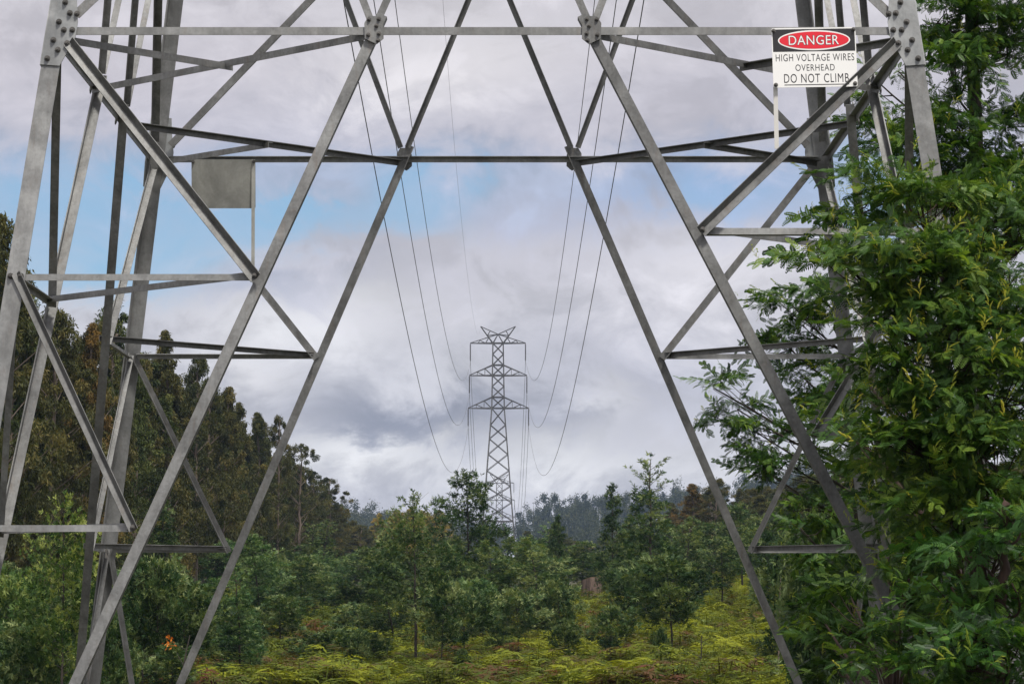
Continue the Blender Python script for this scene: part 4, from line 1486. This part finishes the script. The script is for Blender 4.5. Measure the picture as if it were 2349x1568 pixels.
near_tree('feathery_wattle', 'tall open feathery wattle rising out of the picture behind the near right leg', ba,
          [ba] + tp((2238, 1500, 27), (2240, 700, 27), (2232, 250, 27), (2226, -250, 27)), .12,
          [lobe(2240, 40, 110, 70, 27, 127), lobe(2150, 40, 60, 60, 26.8, 68), lobe(2310, 110, 70, 80, 27, 102), lobe(2180, 150, 80, 50, 26.6, 93), lobe(2290, 260, 80, 60, 27, 102),
           lobe(2060, 260, 70, 50, 26.6, 76), lobe(2020, 190, 30, 25, 26.6, 13), lobe(2190, 270, 60, 45, 26.5, 59), lobe(2080, 340, 80, 55, 26.5, 93), lobe(2230, 390, 110, 70, 26.8, 153), lobe(2320, 420, 60, 90, 27, 102),
           lobe(2060, 160, 25, 20, 26.6, 10), lobe(2180, -90, 120, 70, 27, 102), lobe(2290, -60, 90, 60, 27, 85), lobe(2110, 560, 120, 90, 26.4, 90), lobe(2280, 640, 110, 120, 26.6, 110), lobe(2120, 800, 140, 110, 26.4, 110), lobe(2280, 950, 120, 150, 26.4, 120),
           lobe(2150, 1150, 170, 130, 26.2, 150), lobe(2300, 1280, 100, 150, 26.4, 110)],
          M_BARK, 2, 1.05, (.85, .92, .85, 1), 1.0, .15)
bc = base_at(1985, 33.0)
near_tree('feathery_wattle', 'darker feathery wattle behind the far right leg, reaching left past the portal brace', bc,
          [bc] + tp((1985, 1400, 33), (1960, 1050, 33), (1935, 800, 33), (1920, 640, 33)), .085,
          [lobe(1640, 885, 38, 32, 32.4, 26), lobe(1835, 1205, 50, 25, 32.2, 22), lobe(1905, 1265, 55, 30, 32.2, 34), lobe(1690, 930, 60, 40, 32.4, 46), lobe(1740, 985, 70, 48, 32.6, 60), lobe(1815, 690, 60, 42, 32.6, 40), lobe(1850, 640, 60, 40, 32.8, 40), lobe(1870, 760, 80, 60, 33, 75), lobe(1800, 780, 55, 28, 32.8, 34),
           lobe(1850, 860, 80, 60, 32.8, 75), lobe(1935, 680, 75, 70, 33, 75), lobe(1940, 880, 90, 80, 33, 95), lobe(1890, 960, 80, 55, 32.6, 70), lobe(1800, 1050, 75, 55, 32.6, 66), lobe(1740, 1060, 45, 25, 32.4, 22), lobe(1960, 1080, 110, 80, 33, 110),
           lobe(1880, 1150, 100, 60, 32.8, 90), lobe(1990, 1230, 120, 90, 33, 120), lobe(1900, 1260, 70, 50, 33, 50), lobe(2080, 1000, 110, 130, 33.4, 120), lobe(2100, 1250, 110, 120, 33.4, 120)],
          M_BARK, 3, 1.0, (.80, .88, .82, 1), 1.0, .12)
bd = base_at(2050, 20.8)
near_tree('feathery_wattle', 'low feathery wattle with pale tips filling the bottom right corner', bd,
          [bd] + tp((2050, 1560, 20.8), (2045, 1400, 20.9), (2040, 1280, 21.0)), .04,
          [lobe(1880, 1400, 55, 30, 22.4, 24), lobe(1950, 1360, 60, 34, 22.4, 26), lobe(2085, 1320, 50, 34, 19.2, 20), lobe(1990, 1450, 90, 40, 22.2, 48), lobe(2110, 1410, 80, 38, 19.2, 36),
           lobe(1930, 1520, 60, 28, 22.2, 22), lobe(2060, 1510, 90, 30, 19.2, 30)],
          M_REDBARK, 4, 1.0, (.85, .92, .88, 1), 1.0, .45)
be = base_at(2290, 18.2)
near_tree('feathery_wattle', 'feathery wattle sprays with bluish leaves at the right picture edge', be,
          [be] + tp((2300, 1568, 18.2), (2305, 1350, 18.1), (2310, 1150, 18.1)), .05,
          [lobe(2250, 1240, 80, 35, 18.1, 34), lobe(2330, 1180, 50, 50, 18.1, 26), lobe(2320, 1330, 55, 34, 18.0, 24), lobe(2225, 1440, 75, 34, 17.9, 46), lobe(2250, 1370, 70, 30, 18.2, 36), lobe(2310, 1480, 60, 32, 17.9, 40), lobe(2180, 1340, 50, 26, 18.1, 14), lobe(2190, 1510, 75, 26, 18.0, 36), lobe(2300, 1550, 70, 22, 18.0, 30)],
          M_REDBARK, 5, 1.0, (.75, .92, .95, 1), 1.0, .4)  # bluish tint, also dimmed to paint in the shade of this corner
bf = base_at(2215, 29.5)
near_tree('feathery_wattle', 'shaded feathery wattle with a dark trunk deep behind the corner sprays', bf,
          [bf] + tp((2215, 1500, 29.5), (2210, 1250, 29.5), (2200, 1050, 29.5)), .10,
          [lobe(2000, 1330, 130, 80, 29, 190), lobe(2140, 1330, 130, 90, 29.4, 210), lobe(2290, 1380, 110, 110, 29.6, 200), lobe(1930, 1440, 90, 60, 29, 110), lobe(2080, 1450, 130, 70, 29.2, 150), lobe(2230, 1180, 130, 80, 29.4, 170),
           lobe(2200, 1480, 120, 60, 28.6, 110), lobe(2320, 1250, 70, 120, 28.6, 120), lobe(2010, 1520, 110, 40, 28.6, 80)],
          M_REDBARK, 6, 1.05, (.55, .6, .55, 1), 1.0, .05)  # leaf tint darkened to stand in for the deep shade


# ------------------------------------------------------------------ air
def haze():
    me = bpy.data.meshes.new('haze')
    x0, x1, y0, y1, z0, z1 = -1600, 1600, -80, 2500, -25, 130
    vs = [(x, y, z) for z in (z0, z1) for y in (y0, y1) for x in (x0, x1)]
    me.from_pydata(vs, [], [(0, 2, 3, 1), (4, 5, 7, 6), (0, 1, 5, 4), (2, 6, 7, 3), (0, 4, 6, 2), (1, 3, 7, 5)])
    m = bpy.data.materials.new('haze'); m.use_nodes = True
    T = NT(m.node_tree)
    v = T.add('ShaderNodeVolumePrincipled'); o = T.add('ShaderNodeOutputMaterial')
    v.inputs['Color'].default_value = (.50, .68, 1.0, 1)
    v.inputs['Density'].default_value = .000095
    v.inputs['Anisotropy'].default_value = .2
    T.l.new(v.outputs[0], o.inputs['Volume'])
    me.materials.append(m)
    tag(link('haze', me), 'thin blue air between the camera and the distant ridge', 'haze', kind='stuff')


haze()
